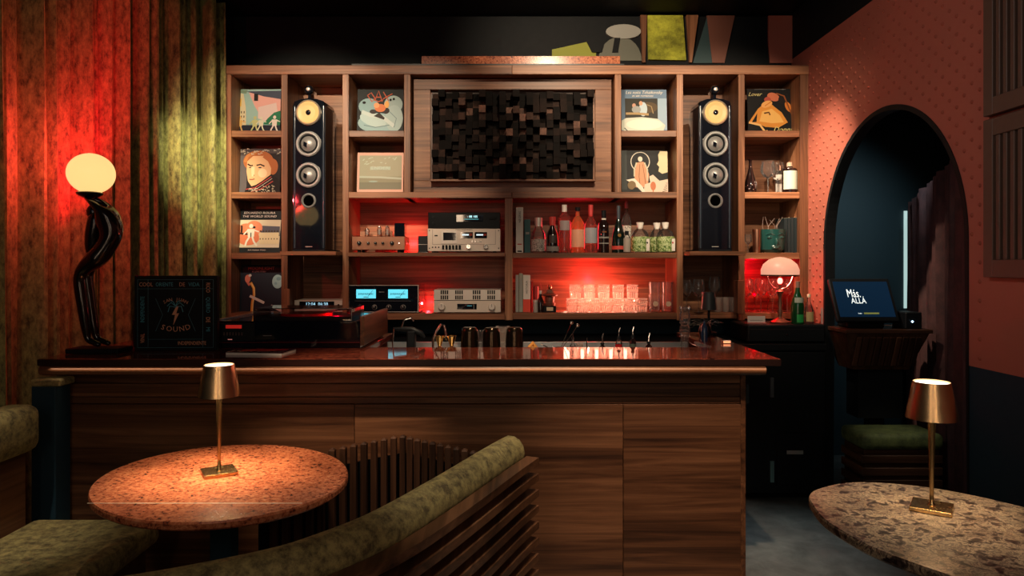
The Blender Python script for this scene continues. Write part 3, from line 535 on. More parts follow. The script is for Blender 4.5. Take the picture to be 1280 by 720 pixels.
for x, h in ((-.085, .055), (-.005, .07), (.048, .07)):
    tb = part(t, 'valve', clear, lathe, [(.010, .106), (.014, .112), (.015, .106+h*.7), (.012, .106+h*.9), (.002, .106+h)], 14, (x, .06, 0), smooth=True)
    part(tb, 'valve_plate', mat('valve_grey', (.25, .24, .23), .35, .7), box, x-.006, x+.006, .056, .064, .112, .106+h*.75); part(tb, 'valve_cap', chrome, lathe, [(.008, .104+h*.86), (.006, .108+h)], 10, (x, .06, 0))
    part(tb, 'valve_base', copper, lathe, [(.015, .106), (.015, .118)], 14, (x, .06, 0))
part(t, 'transformer', black, box, .098, .165, .04, .13, .106, .196, .004)
bm = B(); box(bm, -.15, .07, .13, .16, .106, .146, .002); link('transformer_cover', bm, copper, t)
# small black box
t = thing('speaker_switch_box', 'small black box between tube amplifier and cassette deck', 'electronic box', (wx(528.5, 4.56), 4.56, Z3)); body(t, .062, .1, .105, blacks, .004); part(t, 'face_line', silver2, box, -.031, .031, -.001, .001, .052, .054); part(t, 'base_plate', chrome, box, -.033, .033, -.002, .1, 0, .004)
# cassette deck
D = 4.54; W = ws(91, D); t = thing('cassette_deck', 'silver cassette deck with twin meters on the upper shelf', 'cassette deck', (wx(580, D), D, Z3)); Hh = .148
for sx in (-1, 1):
    for yy in (.02, .2): part(t, 'foot', blackm, lathe, [(.012, 0), (.012, .008)], 10, (sx*W*.42, yy, 0))
body(t, W, .25, Hh, silver, .008); z0 = .008
part(t, 'cassette_door', silver2, box, -.148, -.045, -.004, 0, z0+.05, z0+.135, .001)
part(t, 'cassette_window', black, box, -.135, -.052, -.006, -.003, z0+.072, z0+.122)
for x in (.012, .105):
    mt = part(t, 'meter', black, box, x-.035, x+.045, -.003, 0, z0+.085, z0+.125); part(mt, 'meter_scale', mat('meter_white', (.7, .85, .9), .4, emit=(.6, .85, 1), es=.8), box, x-.024, x+.020, -.004, -.0025, z0+.103, z0+.112)
    part(mt, 'meter_red_zone', flat((.55, .2, .15)), box, x+.022, x+.042, -.004, -.0025, z0+.100, z0+.116)
for i in range(6): part(t, 'piano_key', blackm, box, -.142+i*.0215, -.128+i*.0215, -.012, 0, z0+.012, z0+.040, .002)
for i in range(3): part(t, 'jack', blackm, lathe, [(.005, -.003), (.005, 0)], 10, (-.205+i*.020, 0, z0+.026), 'y')
knob(t, .030, z0+.030, .016, chrome, .022); knob(t, .142, z0+.030, .016, chrome, .022)
for i in range(4): part(t, 'toggle', chrome, box, .052+i*.019, .056+i*.019, -.010, 0, z0+.058, z0+.070)
for sx in (-1, 1):
    for zz in (.02, .135): part(t, 'screw', blackm, lathe, [(.004, -.002), (.004, 0)], 8, (sx*(W/2-.012), 0, z0+zz), 'y')
    part(t, 'panel_line', blackm, box, sx*.205-.0008, sx*.205+.0008, -.001, .001, z0+.045, z0+.142)
part(t, 'panel_line', blackm, box, -.205, .205, -.001, .001, z0+.044, z0+.0455)
text(t, 'STEREO CASSETTE DECK', .010, (0, -.002, z0+.140), blackm); part(t, 'eject_button', blackm, box, -.192, -.172, -.003, 0, z0+.098, z0+.106)
# tuner on the deck
t = thing('radio_tuner', 'slim black tuner with glowing cyan digits lying on the cassette deck', 'tuner', (wx(580, D), D+.004, Z3+.008+Hh)); body(t, W*.99, .24, .104, mat('tuner_black', (.003, .004, .005), .3, spec=.12), .002); part(t, 'foot_rail', blackm, box, -W*.45, W*.45, .02, .2, 0, .003)
cy = mat('cyan_digits', (.3, .9, 1), .4, emit=(.5, .92, 1), es=1.6); cyd = mat('cyan_bar', (.05, .3, .35), .4, emit=(.10, .55, .60), es=.7)
part(t, 'display_window', black, box, -.05, .125, -.002, 0, .045, .090); text(t, '- 88 105', .020, (.055, -.004, .078), cy); part(t, 'tuning_bar', cyd, box, .0, .095, -.003, -.001, .060, .063)
for x, z in ((-.20, .075), (-.20, .035), (.175, .066), (.19, .066), (.205, .07)): knob(t, x, z, .009, blackm, .008, line=False)
# power amp with blue meters
D = 4.53; W = ws(87, D); t = thing('power_amplifier', 'black power amplifier with two bright cyan meters on the lower shelf', 'amplifier', (wx(480, D), D, Z0)); Hh = .178
body(t, W, .3, Hh, black, .006); part(t, 'foot_rail', blackm, box, -W*.45, W*.45, .02, .25, 0, .006)
part(t, 'edge_trim', silver2, box, W/2-.006, W/2-.002, -.004, .0, .006, Hh+.008); part(t, 'edge_trim', silver2, box, -W/2, W/2, -.003, 0, Hh+.003, Hh+.006); part(t, 'edge_trim', silver2, box, -W/2, W/2, -.003, 0, .008, .011)
mb = mat('meter_cyan', (.1, .6, .75), .4, emit=(.10, .58, .74), es=1.15); mk = mat('meter_ink', (0, .03, .05), .5)
for x in (-.115, .093):
    mt = part(t, 'meter', mb, box, x-.065, x+.062, -.003, 0, .098, .156)
    part(mt, 'meter_scale', mk, box, x-.052, x+.046, -.004, -.0028, .124, .1265)
    for i in range(12): part(mt, 'scale_tick', mk, box, x-.050+i*.0084, x-.048+i*.0084, -.004, -.0028, .118+(.004 if i % 3 else 0), .134)
    bm = B(); prism(bm, [(x+.010, .112), (x+.042, .150), (x+.044, .149), (x+.013, .111)], -.0046, -.0030, 0, 'y'); link('needle', bm, mk, mt); part(mt, 'meter_caption', mk, box, x-.018, x+.016, -.004, -.0028, .104, .108)
for x in (-.155, -.062, .032, .125): k = knob(t, x, .040, .014, blackm, .016); part(k, 'knob_ring', silver2, lathe, [(.014, -.001), (.0165, -.002), (.0165, 0)], 20, (x, 0, .040), 'y', cap=False)
part(t, 'meter_frame', mat('dim_line', (.10, .11, .11), .4), box, -.19, .175, -.002, 0, .080, .082); part(t, 'lamp', chrome, box, -.064, -.058, -.004, 0, .158, .170); text(t, 'Stereo', .013, (-.015, -.003, .140), mat('ink_grey', (.3, .33, .33), .5))
# silver integrated amp
W = ws(84, D); t = thing('integrated_amplifier', 'silver integrated amplifier with slotted cage top on the lower shelf', 'amplifier', (wx(584, D), D, Z0))
body(t, W, .28, .076, silver, .006); part(t, 'foot_rail', blackm, box, -W*.45, W*.45, .02, .25, 0, .006)
cg = body(t, W, .26, .070, silver2, .084, name='valve_cage', y0=.01); part(t, 'seam', blackm, box, -W/2, W/2, .004, .27, .081, .085)
for x in (-.150, -.055, .06, .155):
    for k in range(4):
        for zz in (.090, .124): part(cg, 'vent_slot', blackm, box, x-.024+k*.0135, x-.015+k*.0135, .0085, .012, zz, zz+.026)
knob(t, -.165, .043, .022, silver2, .024); knob(t, .160, .043, .022, silver2, .024); part(t, 'display_window', black, box, -.065, .062, -.002, 0, .026, .062); part(t, 'display_needle', cyd, box, .0, .03, -.003, -.001, .048, .050); part(t, 'display_mark', silver2, box, .042, .044, -.003, -.001, .03, .058)
# small silver media player, left bay
D = 4.60; W = ws(60, D); t = thing('media_player', 'small silver media player with blue display in the left bay', 'media player', (wx(398, D), D, Z0)); body(t, W, .2, .078, silver, .004); part(t, 'foot_rail', blackm, box, -W*.4, W*.4, .02, .15, 0, .004)
part(t, 'display_window', black, box, -.125, .105, -.003, 0, .026, .074); text(t, '12:04  06:38', .030, (-.01, -.005, .056), mat('blue_digits', (.3, .7, .9), .4, emit=(.40, .75, .95), es=.9)); knob(t, .135, .05, .008, chrome, .01, line=False); knob(t, .135, .028, .008, chrome, .01, line=False)
# ================================================================== BOOKS
def book(px0, px1, zb, hpx, m, label, D=4.66, dep=.16, name='book', lab=None, group=None):
    x0, x1 = wx(px0, D), wx(px1, D); t = thing(name, label, 'book', ((x0+x1)/2, D, zb), 0, group); W = x1-x0; h = ws(hpx, D)
    part(t, 'cover', m, box, -W/2, W/2, 0, dep, 0, h, .001); part(t, 'pages', cream, box, -W/2+.002, W/2-.002, .002, dep+.001, .003, h+.0006)
    if lab:
        for (z0, z1, mm) in lab: part(t, 'spine_print', mm, box, -W*.3, W*.3, -.0008, .0005, h*z0, h*z1)
    return t
GB = 'books standing on the shelves'
b = book(645, 654, Z3, 57, white, 'tall cream book at left end of the bottle shelf', group=GB, lab=[(.18, .20, flat((.8, .2, .15))), (.02, .05, blackm)]); text(b, 'NEGRAS', .020, (0.002, -.0015, .24), blackm, rot=(PI/2, -PI/2, 0))
b = book(655.5, 663, Z3, 42, mat('teal_cloth', (.01, .10, .11), .5), 'short teal book beside the tall cream book', group=GB, lab=[(.55, .62, grey)])
book(644.5, 648.5, Z0, 46, grey, 'thin grey book leftmost on the glass shelf', group=GB); book(649, 653.5, Z0, 48, mat('sage_paper', (.30, .34, .27), .6), 'sage book second from left on the glass shelf', group=GB, lab=[(.1, .9, grey)])
b = book(654, 663, Z0, 46, white, 'white book with red lower spine on the glass shelf', group=GB, lab=[(.10, .12, blackm)]); part(b, 'red_band', mat('book_red', (.75, .06, .03), .5), box, -.0245, .0245, -.0009, .1, .001, .085); text(b, 'HISTORIA', .020, (0, -.0015, .165), mat('ink', (.1, .1, .09), .6), rot=(PI/2, -PI/2, 0))
b = book(663.8, 666, Z0, 38, flat((.6, .15, .14)), 'slim red book behind the white and red book', D=4.70, group=GB)
for i, (a, l) in enumerate(((980.5, 'first'), (984.6, 'second'), (988.7, 'third'), (992.8, 'fourth'))):
    book(a, a+3.8, Z3, 44-(i == 0)*.5, mat('black_book', (.012, .022, .026), .35), 'thin black book, %s from left beside the face planter' % l, D=4.63, group='black books beside the face planter')
# ================================================================== BOTTLES, GLASSES
def bottle(px, zb, prof, label, m, D=4.66, sc=1.0, caps=None, lab=None, neck=None, group='bottles on the bottle shelf', dsc=1.0, seg=20):
    """prof in pixels (radius, height) at distance D"""
    t = thing('bottle', label, 'bottle', (wx(px, D), D, zb), 0, group); k = D/F*sc
    part(t, 'glass_body', m, lathe, [(r*k, h*k) for r, h in prof], seg, smooth=True)
    if caps: r0, h0, r1, h1, mm = caps; part(t, 'cap', mm, lathe, [(r0*k, h0*k), (r0*k, (h0+.2)*k), (r1*k, (h1-.3)*k), (r1*k*.9, h1*k)], 14, smooth=True)
    for nm, r, h0, h1, mm, *arc in (lab or []):
        a = arc[0] if arc else 1.15; bm = B(); n = 10; lo, hi = [], []
        for i in range(n+1):
            th = -PI/2-a+2*a*i/n; x, y = r*k*math.cos(th), r*k*math.sin(th); lo.append(bm.verts.new((x, y, h0*k))); hi.append(bm.verts.new((x, y, h1*k)))
        for i in range(n): bm.faces.new((lo[i], lo[i+1], hi[i+1], hi[i]))
        link(nm, bm, mm, t, True)
    return t
darkglass = mat('dark_bottle_glass', (.012, .006, .006), .06, coat=.5); blk = blackm
floral = speckle('floral_label', [(.42, (.12, .12, .11)), (.5, (.55, .52, .46)), (.6, (.75, .72, .66))], 120, .6)
jungle = speckle('jungle_label', [(.38, (.02, .07, .015)), (.48, (.18, .32, .06)), (.54, (.70, .78, .45)), (.62, (.10, .22, .04)), (.7, (.5, .6, .3))], 60, .5)
bottle(673, Z3, [(9, 0), (9, 2), (9, 17), (8.6, 24), (5, 30), (4.5, 32), (4.5, 34)], 'squat clear bottle with silver stopper and floral label', clear, caps=(4.6, 33, 4.8, 44, silver2), lab=[('label', 9.2, 2, 17, floral, 1.4)])
bottle(690.5, Z3, [(7.6, 0), (7.6, 14), (6.5, 24), (3.2, 32), (3, 36)], 'dark pyramid-shouldered bottle with red wax top', darkglass, D=4.62, caps=(3.6, 34, 4.0, 45, mat('red_wax', (.55, .06, .05), .35)), lab=[('label', 8.2, 2, 8, grey, 1.2), ('emblem', 7.6, 12, 22, mat('dark_label', (.06, .05, .045), .4), .6)])
bottle(705.5, Z3, [(7.6, 0), (7.6, 42), (6.6, 46), (3, 49), (2.8, 52)], 'tall clear square-shouldered bottle with white stopper', red_lit_rose, caps=(3.2, 51, 3.2, 60, white), lab=[('label', 7.8, 28, 40, mat('pale_label', (.35, .30, .30), .5), .9)])
bottle(722, Z3, [(8.2, 0), (8.4, 2), (8.4, 32), (7.6, 38), (5, 43), (2.4, 46), (2.2, 52)], 'round-shouldered bottle tinted orange as if lit with peach label and black cap', orange_lit, caps=(3.2, 52, 3.2, 57, blk), lab=[('label', 8.6, 7, 29, mat('peach_label', (.85, .42, .26), .5), 1.2)])
bottle(738.5, Z3, [(7.8, 0), (7.8, 32), (6.8, 38), (3.2, 44), (2.6, 48)], 'rose bottle with red foil neck and blue-grey label', red_lit_rose, caps=(2.8, 46, 3.0, 60, mat('red_foil', (.65, .07, .07), .3)), lab=[('label', 8.0, 12, 31, mat('blue_grey_label', (.35, .38, .42), .5), 1.2)])
bottle(754.5, Z3, [(7, 0), (7, 28), (6.2, 36), (3, 42), (2.8, 46)], 'black bottle with black cap and white neck tag', darkglass, caps=(3, 44, 3.1, 53, blk), lab=[('neck_tag', 3.4, 38, 43, white, .9), ('label_line', 7.2, 18, 20, grey, 1.0), ('label_line', 7.2, 11, 12.5, grey, 1.0), ('label_line', 7.2, 25, 27, flat((.5, .3, .2)), .4)])
t = bottle(773, Z3, [(8.2, 0), (8.4, 10), (7.4, 24), (4, 36), (2.2, 42), (2, 46)], 'black teardrop bottle with gold medallion and red base band', mat('black_green_glass', (.004, .012, .010), .08, coat=.5), D=4.64, caps=(2.2, 42, 2.4, 59, mat('slate_foil', (.05, .07, .09), .35)), lab=[('red_band', 8.6, 4, 8.5, mat('band_red', (.7, .08, .06), .4), 1.3)])
part(t, 'medallion', gold, lathe, [(.001, 0), (.012, 0), (.013, .003)], 16, (0, -.046, .115), 'y')
bottle(783, Z3, [(5.8, 0), (6, 30), (6, 40), (4.6, 45), (2.2, 49), (2.0, 58)], 'slim clear bottle with long pink neck behind teardrop bottle', clear, D=4.78, caps=(2.1, 56, 2.2, 66, mat('pink_foil', (.7, .2, .22), .35)), lab=[('label', 6.1, 8, 34, floral, 1.2)])
bottle(783.5, Z3, [(4.3, 0), (4.3, 19), (2.4, 22), (2.2, 23)], 'miniature bottle with grey label and black cap at the front', clear, D=4.60, caps=(2.6, 22, 2.6, 27, blk), lab=[('label', 4.5, 1, 18, mat('mini_label', (.42, .38, .33), .5), 1.3)])
for i, (px, l, dd) in enumerate(((800, 'left decanter bottle wrapped in leafy green label with white stopper', 4.66), (821, 'middle leafy green decanter bottle, partly hidden, with white stopper', 4.79), (831.5, 'right leafy green decanter bottle with red mark on its label', 4.64))):
    t = bottle(px, Z3, [(11, 0), (11.4, 2), (11.2, 20), (9, 26), (4, 30), (3.4, 32)] if i != 1 else [(9, 0), (9.4, 2), (9.2, 20), (7, 26), (4, 30), (3.4, 32)], l, clear, D=dd, caps=(3.3, 30, 4.8, 38, white), lab=[('leafy_label', 11.5 if i != 1 else 9.6, 1.5, 20, jungle, 1.5)], group='leafy green decanter bottles')
    if i != 1:
        pl_ = part(t, 'white_label', white, box, .022, .054, -.052, -.0505, .012, .092)
        part(pl_, 'label_mark', flat((.75, .12, .2)) if i == 2 else blackm, box, .034, .043, -.0525, -.051, .06, .072)
# second right cubby
bottle(987, Z2, [(9, 0), (9, 27), (8.2, 30), (3.6, 32), (3, 34)], 'dark square bottle with mint label in the right cubby', darkglass, D=4.64, caps=(3.6, 33, 3.4, 38, mat('cork', (.5, .36, .26), .6)), lab=[('label', 9.2, 4, 27, mat('mint_label', (.52, .62, .52), .5), 1.25)], group='bottles in the right cubby')
bottle(975, Z2, [(6, 0), (6, 25), (5, 28), (2.6, 31), (2.4, 33)], 'bottle with off-white label behind the mint-labelled bottle', clear, D=4.84, caps=(3, 32, 3, 38, copper), lab=[('label', 6.2, 3, 26, white, 1.3)], group='bottles in the right cubby')
t = bottle(938, Z2, [(6.5, 0), (8, 6), (7.6, 12), (4, 24), (2.2, 32), (2, 40), (3, 42)], 'black beaded decanter in second cubby from top at right', darkglass, D=4.66, group='bottles in the right cubby')
for k in range(14): bm_ = B(); a = -PI/2+random.uniform(-1.1, 1.1); zz = random.uniform(.02, .075); ball(bm_, (.041*math.cos(a), .041*math.sin(a), zz), .004, 8); link('bead', bm_, chrome, t)
def wineglass(px, zb, D, h, r, label, group, m=None, stem=.45, name='wine_glass'):
    t = thing(name, label, 'glass', (wx(px, D), D, zb), 0, group); m = m or clear; zb0 = h*stem
    part(t, 'bowl', m, lathe, [(.004, zb0), (r*.6, zb0+h*.08), (r, zb0+h*.22), (r*.95, zb0+h*.38), (r*.78, h)], 20, smooth=True, cap=False)
    part(t, 'stem', m, lathe, [(.004, .004), (.003, zb0*.5), (.004, zb0)], 8, smooth=True); part(t, 'foot', m, lathe, [(r*.8, 0), (r*.78, .002), (.005, .006)], 20, smooth=True)
    return t
g1 = wineglass(960, Z2, 4.66, .215, .050, 'left stemmed wine glass beside the mint-labelled bottle', 'wine glasses in the right cubby')
g2 = wineglass(972, Z2, 4.79, .225, .050, 'right stemmed wine glass beside the mint-labelled bottle', 'wine glasses in the right cubby')
# stemware lower right bays
W1 = 'wine glasses in the lower bay beside the black lamp'
wineglass(858, Z0, 4.70, .215, .040, 'wine glass leftmost in the lower bay behind the tall water glass', W1)
wineglass(873, Z0, 4.62, .220, .042, 'wine glass just left of the small black lamp', W1)
wineglass(893, Z0, 4.74, .235, .042, 'tall wine glass just right of the small black lamp', W1)
GT = 'tumblers behind the twigs'
for i, (px, l) in enumerate(((898, 'first'), (907, 'second'), (916, 'third'))):
    t = thing('tumbler', 'clear tumbler behind the twigs, %s from left' % l, 'glass', (wx(px, 4.64), 4.64, Z0), 0, GT); part(t, 'glass_wall', cutglass, lathe, [(.018, 0), (.022, .004), (.026, .10), (.024, .10), (.019, .008), (.001, .008)], 16, smooth=True)
W2 = 'wine glasses glowing red beside the dome lamp'
for px, D, l in ((934, 4.66, 'red-lit wine glass leftmost beside the dome lamp'), (951, 4.66, 'red-lit wine glass in the middle of the row beside dome lamp'), (966, 4.66, 'red-lit wine glass rightmost of the front row, beside lamp stem'), (943, 4.80, 'red-lit wine glass in the back row at left'), (960, 4.80, 'red-lit wine glass in the back row at right'), (984, 4.70, 'red-lit wine glass behind the green bottle')):
    wineglass(px, Z0, D, .222, .042, l, W2, red_lit_rose)
# cut-glass tumblers glowing in front of the red strip
def cut_tumbler(x, y, z, r, h, label, group):
    t = thing('cut_glass_tumbler', label, 'glass', (x, y, z), 0, group)
    bm = B(); n = 16
    prof = [(r*.82, 0), (r*.86, h*.06), (r*.88, h*.35), (r*.97, h*.45), (r*.93, h*.58), (r, h*.70), (r*.96, h*.82), (r, h*.9), (r, h)]
    rings = []
    for j, (rr, hh) in enumerate(prof): rings.append([bm.verts.new(((rr*(1-.05*(k % 2) if j < 8 else rr/rr*rr))*math.cos(2*PI*k/n)*1.0, (rr*(1-.05*(k % 2)))*math.sin(2*PI*k/n), hh)) for k in range(n)])
    for a, b in zip(rings, rings[1:]):
        for k in range(n): bm.faces.new((a[k], a[(k+1) % n], b[(k+1) % n], b[k]))
    bm.faces.new(rings[0]); link('glass_wall', bm, cutglass, t)
    bm = B()
    for h0, h1, rr in ((h*.93, h, 1.03), (h*.62, h*.68, 1.02), (h*.48, h*.53, 1.02)): lathe(bm, [(r*rr, h0), (r*rr, h1), (r*.95, h1), (r*.95, h0)], 16, cap=False)
    for k in range(16):
        a = 2*PI*k/16; tube(bm, [(r*.90*math.cos(a), r*.90*math.sin(a), h*.03), (r*.97*math.cos(a), r*.97*math.sin(a), h*.40)], .0022, 4)
        tube(bm, [(r*1.0*math.cos(a), r*1.0*math.sin(a), h*.53), (r*1.0*math.cos(a+.39), r*1.0*math.sin(a+.39), h*.62)], .0018, 4)
        tube(bm, [(r*1.0*math.cos(a), r*1.0*math.sin(a), h*.68), (r*1.0*math.cos(a), r*1.0*math.sin(a), h*.80)], .0024, 4)
    link('cut_pattern', bm, frost, t)
    return t
ct = None
def place_cut(px, D, z, label, group):
    global ct
    if ct is None: ct = cut_tumbler(wx(px, D), D, z, .0372, .091, label, group); return
    c = dup(ct); c.location = (wx(px, D), D, z); c['label'] = label; c['group'] = group; c.rotation_euler.z = random.random()
G1 = 'cut-glass tumblers in the stacked rows'; ordn = ['first', 'second', 'third', 'fourth', 'fifth', 'sixth', 'seventh']
for i in range(7): place_cut(715+i*14.5, 4.66, Z0, 'red-lit cut-glass tumbler, %s from left in the lower row' % ordn[i], G1)
for i in range(5): place_cut(719+i*17.9, 4.66, Z0+.0915, 'red-lit cut-glass tumbler, %s from left in the upper row' % ordn[i], G1)
for i, px in enumerate((818, 834)):
    t = thing('highball_glass', 'tall stacked clear glass with round gold mark, %s one beside the upright' % ('left' if i == 0 else 'right'), 'glass', (wx(px, 4.68), 4.68, Z0), 0, 'tall glasses beside the upright')
    part(t, 'glass_wall', clear, lathe, [(.034, 0), (.034, .004), (.040, .115), (.038, .115), (.032, .008), (.001, .008)], 18, smooth=True)
    part(t, 'upper_wall', clear, lathe, [(.034, .118), (.040, .20), (.038, .20), (.033, .12)], 18, smooth=True, cap=False)
    part(t, 'round_mark', cream, lathe, [(.001, 0), (.018, 0), (.018, .001)], 16, (0, -.041, .055), 'y')
# small things at left of the glass shelf
t = thing('pagoda_burner', 'small bronze pagoda incense burner on the glass shelf', 'ornament', (wx(687, 4.66), 4.66, Z0)); bz = mat('red_bronze', (.22, .09, .06), .4, .4)
part(t, 'base', blackm, box, -.042, .042, -.03, .03, 0, .042, .002); part(t, 'base_plate', cream, box, -.022, .022, -.0315, -.03, .010, .034); part(t, 'body', bz, lathe, [(.036, .042), (.040, .06), (.030, .064), (.034, .100), (.030, .108)], 12, smooth=True)
part(t, 'roof', bz, lathe, [(.052, .108), (.056, .114), (.030, .128), (.024, .130)], 8); part(t, 'upper_tier', bz, box, -.020, .020, -.02, .02, .128, .152, .002); part(t, 'finial', copper, lathe, [(.008, .152), (.016, .164), (.015, .176), (.006, .186)], 12, smooth=True)
t = thing('small_jar', 'small pale spice jar with metal lid beside the books', 'jar', (wx(669.5, 4.64), 4.64, Z0)); part(t, 'jar_body', mat('jar_grey', (.35, .33, .30), .3), lathe, [(.017, 0), (.017, .062), (.015, .066)], 14, smooth=True); part(t, 'lid', silver2, lathe, [(.018, .066), (.018, .082)], 14)
t = thing('cup', 'small red cup with a looped handle between books and pagoda', 'cup', (wx(670, 4.76), 4.76, Z0)); part(t, 'cup_body', mat('cup_red', (.25, .04, .04), .3), lathe, [(.014, 0), (.02, .12), (.018, .17)], 14, smooth=True); part(t, 'handle', mat('cup_red', (.25, .04, .04), .3), tube, [(.016, 0, .16), (.030, 0, .19), (.036, 0, .16), (.034, 0, .12), (.018, 0, .10)], .003)
t = bottle(675.5, Z0, [(4, 0), (4.2, 14), (1.6, 20), (1.5, 24)], 'tiny black bottle with pale ball stopper beside pagoda burner', darkglass, D=4.64, caps=(1.6, 23, 2.0, 27, white), group='small bottles beside the pagoda burner')
# third right cubby
t = thing('face_planter', 'teal glazed face-shaped planter with dry twigs', 'planter', (wx(964, 4.66), 4.66, Z3)); tl = mat('teal_glaze', (.012, .06, .055), .18, coat=.6)
part(t, 'pot', tl, lathe, [(.062, 0), (.082, .02), (.088, .08), (.092, .155), (.086, .155), (.08, .1), (.001, .09)], 24, smooth=True)
bm = B(); ball(bm, (0, -.092, .07), .016, 10, .8, .9, 1.9); link('nose', bm, tl, t, True)
for nm, z, s, r_ in (('lips', .040, .030, .006), ('lips', .031, .026, .006)): part(t, nm, tl, tube, [(-s, -.078, z), (-s*.4, -.092, z+.002), (0, -.094, z), (s*.4, -.092, z+.002), (s, -.078, z)], r_, smooth=True)
for sx in (-1, 1):
    bm = B(); ball(bm, (sx*.038, -.078, .10), .014, 10, 1.3, .6, .6); link('eye', bm, tl, t, True); part(t, 'brow', tl, tube, [(sx*.008, -.088, .115), (sx*.036, -.086, .128), (sx*.06, -.068, .118)], .004, smooth=True)
tw = mat('dry_twig', (.35, .26, .22), .6)
for k in range(6): x = -.05+k*.02; part(t, 'twig', tw, tube, [(x, 0, .12), (x+random.uniform(-.03, .03), -.01, .18), (x+random.uniform(-.07, .06), -.02, .22+.02*random.random())], [.002, .0015, .001], 5)
t = thing('copper_cup', 'hammered copper cup left of the face planter', 'cup', (wx(946, 4.62), 4.62, Z3)); part(t, 'cup_wall', copper, lathe, [(.022, 0), (.028, .05), (.029, .155), (.026, .155), (.024, .01), (.001, .01)], 16, smooth=True)
wineglass(935, Z3, 4.64, .125, .024, 'small cordial glass left of the copper cup', 'cordial glass', name='cordial_glass')
# ================================================================== BACK COUNTER, FRIDGES
bc = thing('back_counter', 'black back counter with fridge doors under the shelving', 'counter', (0, 4.6, 0))
part(bc, 'worktop', blacks, box, -1.76, 1.93, -.34, .32, .925, .965, .003)
part(bc, 'carcass', blackm, box, -1.75, 1.93, -.30, .32, .04, .925); None
part(bc, 'kick', blackm, box, -1.75, 1.93, -.26, .3, 0, .04)
for x0, x1 in ((.93, 1.40), (1.405, 1.92)):
    d = part(bc, 'fridge_door', blacks, box, x0, x1, -.335, -.30, .05, .915, .003)
    part(d, 'door_handle', chrome, box, (x0+.025), (x0+.042), -.350, -.335, .10 if x0 < 1 else .6, .22 if x0 < 1 else .72)
part(bc, 'hinge', mat('teal_steel', (.25, .45, .45), .3, .8), box, 1.578, 1.602, -.348, -.334, .12, .25); part(bc, 'hinge', mat('grey_steel', (.2, .23, .25), .35, .8), box, 1.580, 1.600, -.348, -.334, .64, .76)
dd = part(bc, 'drawer', blacks, box, 1.62, 1.90, -.344, -.335, .10, .42, .002); part(dd, 'rating_plate', mat('plate_grey', (.30, .34, .34), .4), box, 1.68, 1.78, -.347, -.343, .292, .315)
cd = thing('cash_drawer', 'black cash drawer box on the back counter beside the arch', 'cash drawer', (wx(984, 4.28), 4.29, .965)); W = ws(98, 4.28)
part(cd, 'case', blacks, box, -W/2, W/2, 0, .34, .006, .118, .012, seg=3); part(cd, 'drawer_front', blacks, box, -W/2+.01, W/2-.01, -.004, .004, .014, .088, .002); part(cd, 'lock', chrome, lathe, [(.005, -.004), (.007, 0)], 12, (0, -.004, .055), 'y'); part(cd, 'foot_rail', blackm, box, -W*.4, W*.4, .03, .3, 0, .006)
ZC = .965+.118
t = thing('card_holder', 'small white card standing beside the dome lamp', 'card', (wx(945.5, 4.36), 4.36, ZC)); part(t, 'card', white, box, -.055, .055, 0, .004, .002, .046); part(t, 'base', mat('pink_base', (.6, .2, .18), .5), box, -.058, .058, -.012, .012, 0, .006); part(t, 'printed_line', grey, box, -.04, .04, -.001, .0005, .018, .021)
# dome lamp
dl = thing('dome_table_lamp', 'table lamp with glowing peach dome shade and bronze stem', 'lamp', (wx(975, 4.42), 4.42, ZC)); k = 4.42/F
part(dl, 'shade', mat('peach_glass', (.35, .18, .12), .4, emit=(1.0, .46, .30), es=.72), lathe, [(22.6*k, 59*k), (22.8*k, 66*k), (20*k, 73*k), (13*k, 79*k), (5*k, 81.5*k), (.001, 82*k)], 32, smooth=True, cap=False)
part(dl, 'shade_rim', mat('bronze_rim', (.2, .12, .08), .3, .8), lathe, [(22.8*k, 58*k), (23*k, 60*k)], 32, cap=False)
part(dl, 'stem', mat('old_bronze', (.30, .17, .12), .35, .8), lathe, [(3*k, 6*k), (2.2*k, 10*k), (3.4*k, 14*k), (2*k, 18*k), (3*k, 24*k), (1.8*k, 30*k), (3*k, 36*k), (5*k, 39*k), (1.4*k, 42*k), (1.4*k, 59*k)], 16, smooth=True)
part(dl, 'base', mat('old_bronze', (.30, .17, .12), .35, .8), lathe, [(12*k, 0), (12.5*k, 1.2*k), (7*k, 4*k), (3*k, 7*k)], 24, smooth=True)
for sx in (-1, 1): part(dl, 'shade_arm', chrome, tube, [(sx*1.5*k, 0, 42*k), (sx*8*k, 0, 44*k), (sx*13*k, 0, 50*k), (sx*16*k, 0, 58*k)], .0028, 6)
bm = B(); ball(bm, (0, 0, 52*k), 3.2*k, 14, 1, 1, 1.3); link('bulb', bm, mat('red_bulb', (1, .1, .1), .3, emit=(1, .10, .08), es=9), dl, True)
point('dome_lamp_light', (wx(975, 4.42), 4.42, ZC+62*k), 1.6, (1.0, .22, .14), .03)
bottle(997, ZC, [(8, 0), (8.2, 2), (8.2, 22), (6.5, 30), (3, 40), (2.6, 47)], 'dark green wine bottle with pale round label beside the dome lamp', greenglass, D=4.34, caps=(2.9, 45, 2.9, 53, mat('bottle_foil', (.25, .16, .12), .35)), lab=[('round_label', 7.2, 25, 33, mat('round_label', (.42, .48, .40), .5), .9), ('green_label', 8.4, 2, 12, mat('bright_green', (.02, .35, .08), .4), .5)], group='bottles on the cash drawer')
bottle(1011, ZC, [(6, 0), (6, 16), (4.6, 20), (2, 28), (1.8, 34)], 'small clear bottle with square yellow label beside the green bottle', clear, D=4.34, caps=(2, 33, 2, 37, cream), lab=[('label', 6.2, 3, 15, mat('yellow_label', (.45, .36, .16), .5), .9)], group='bottles on the cash drawer')
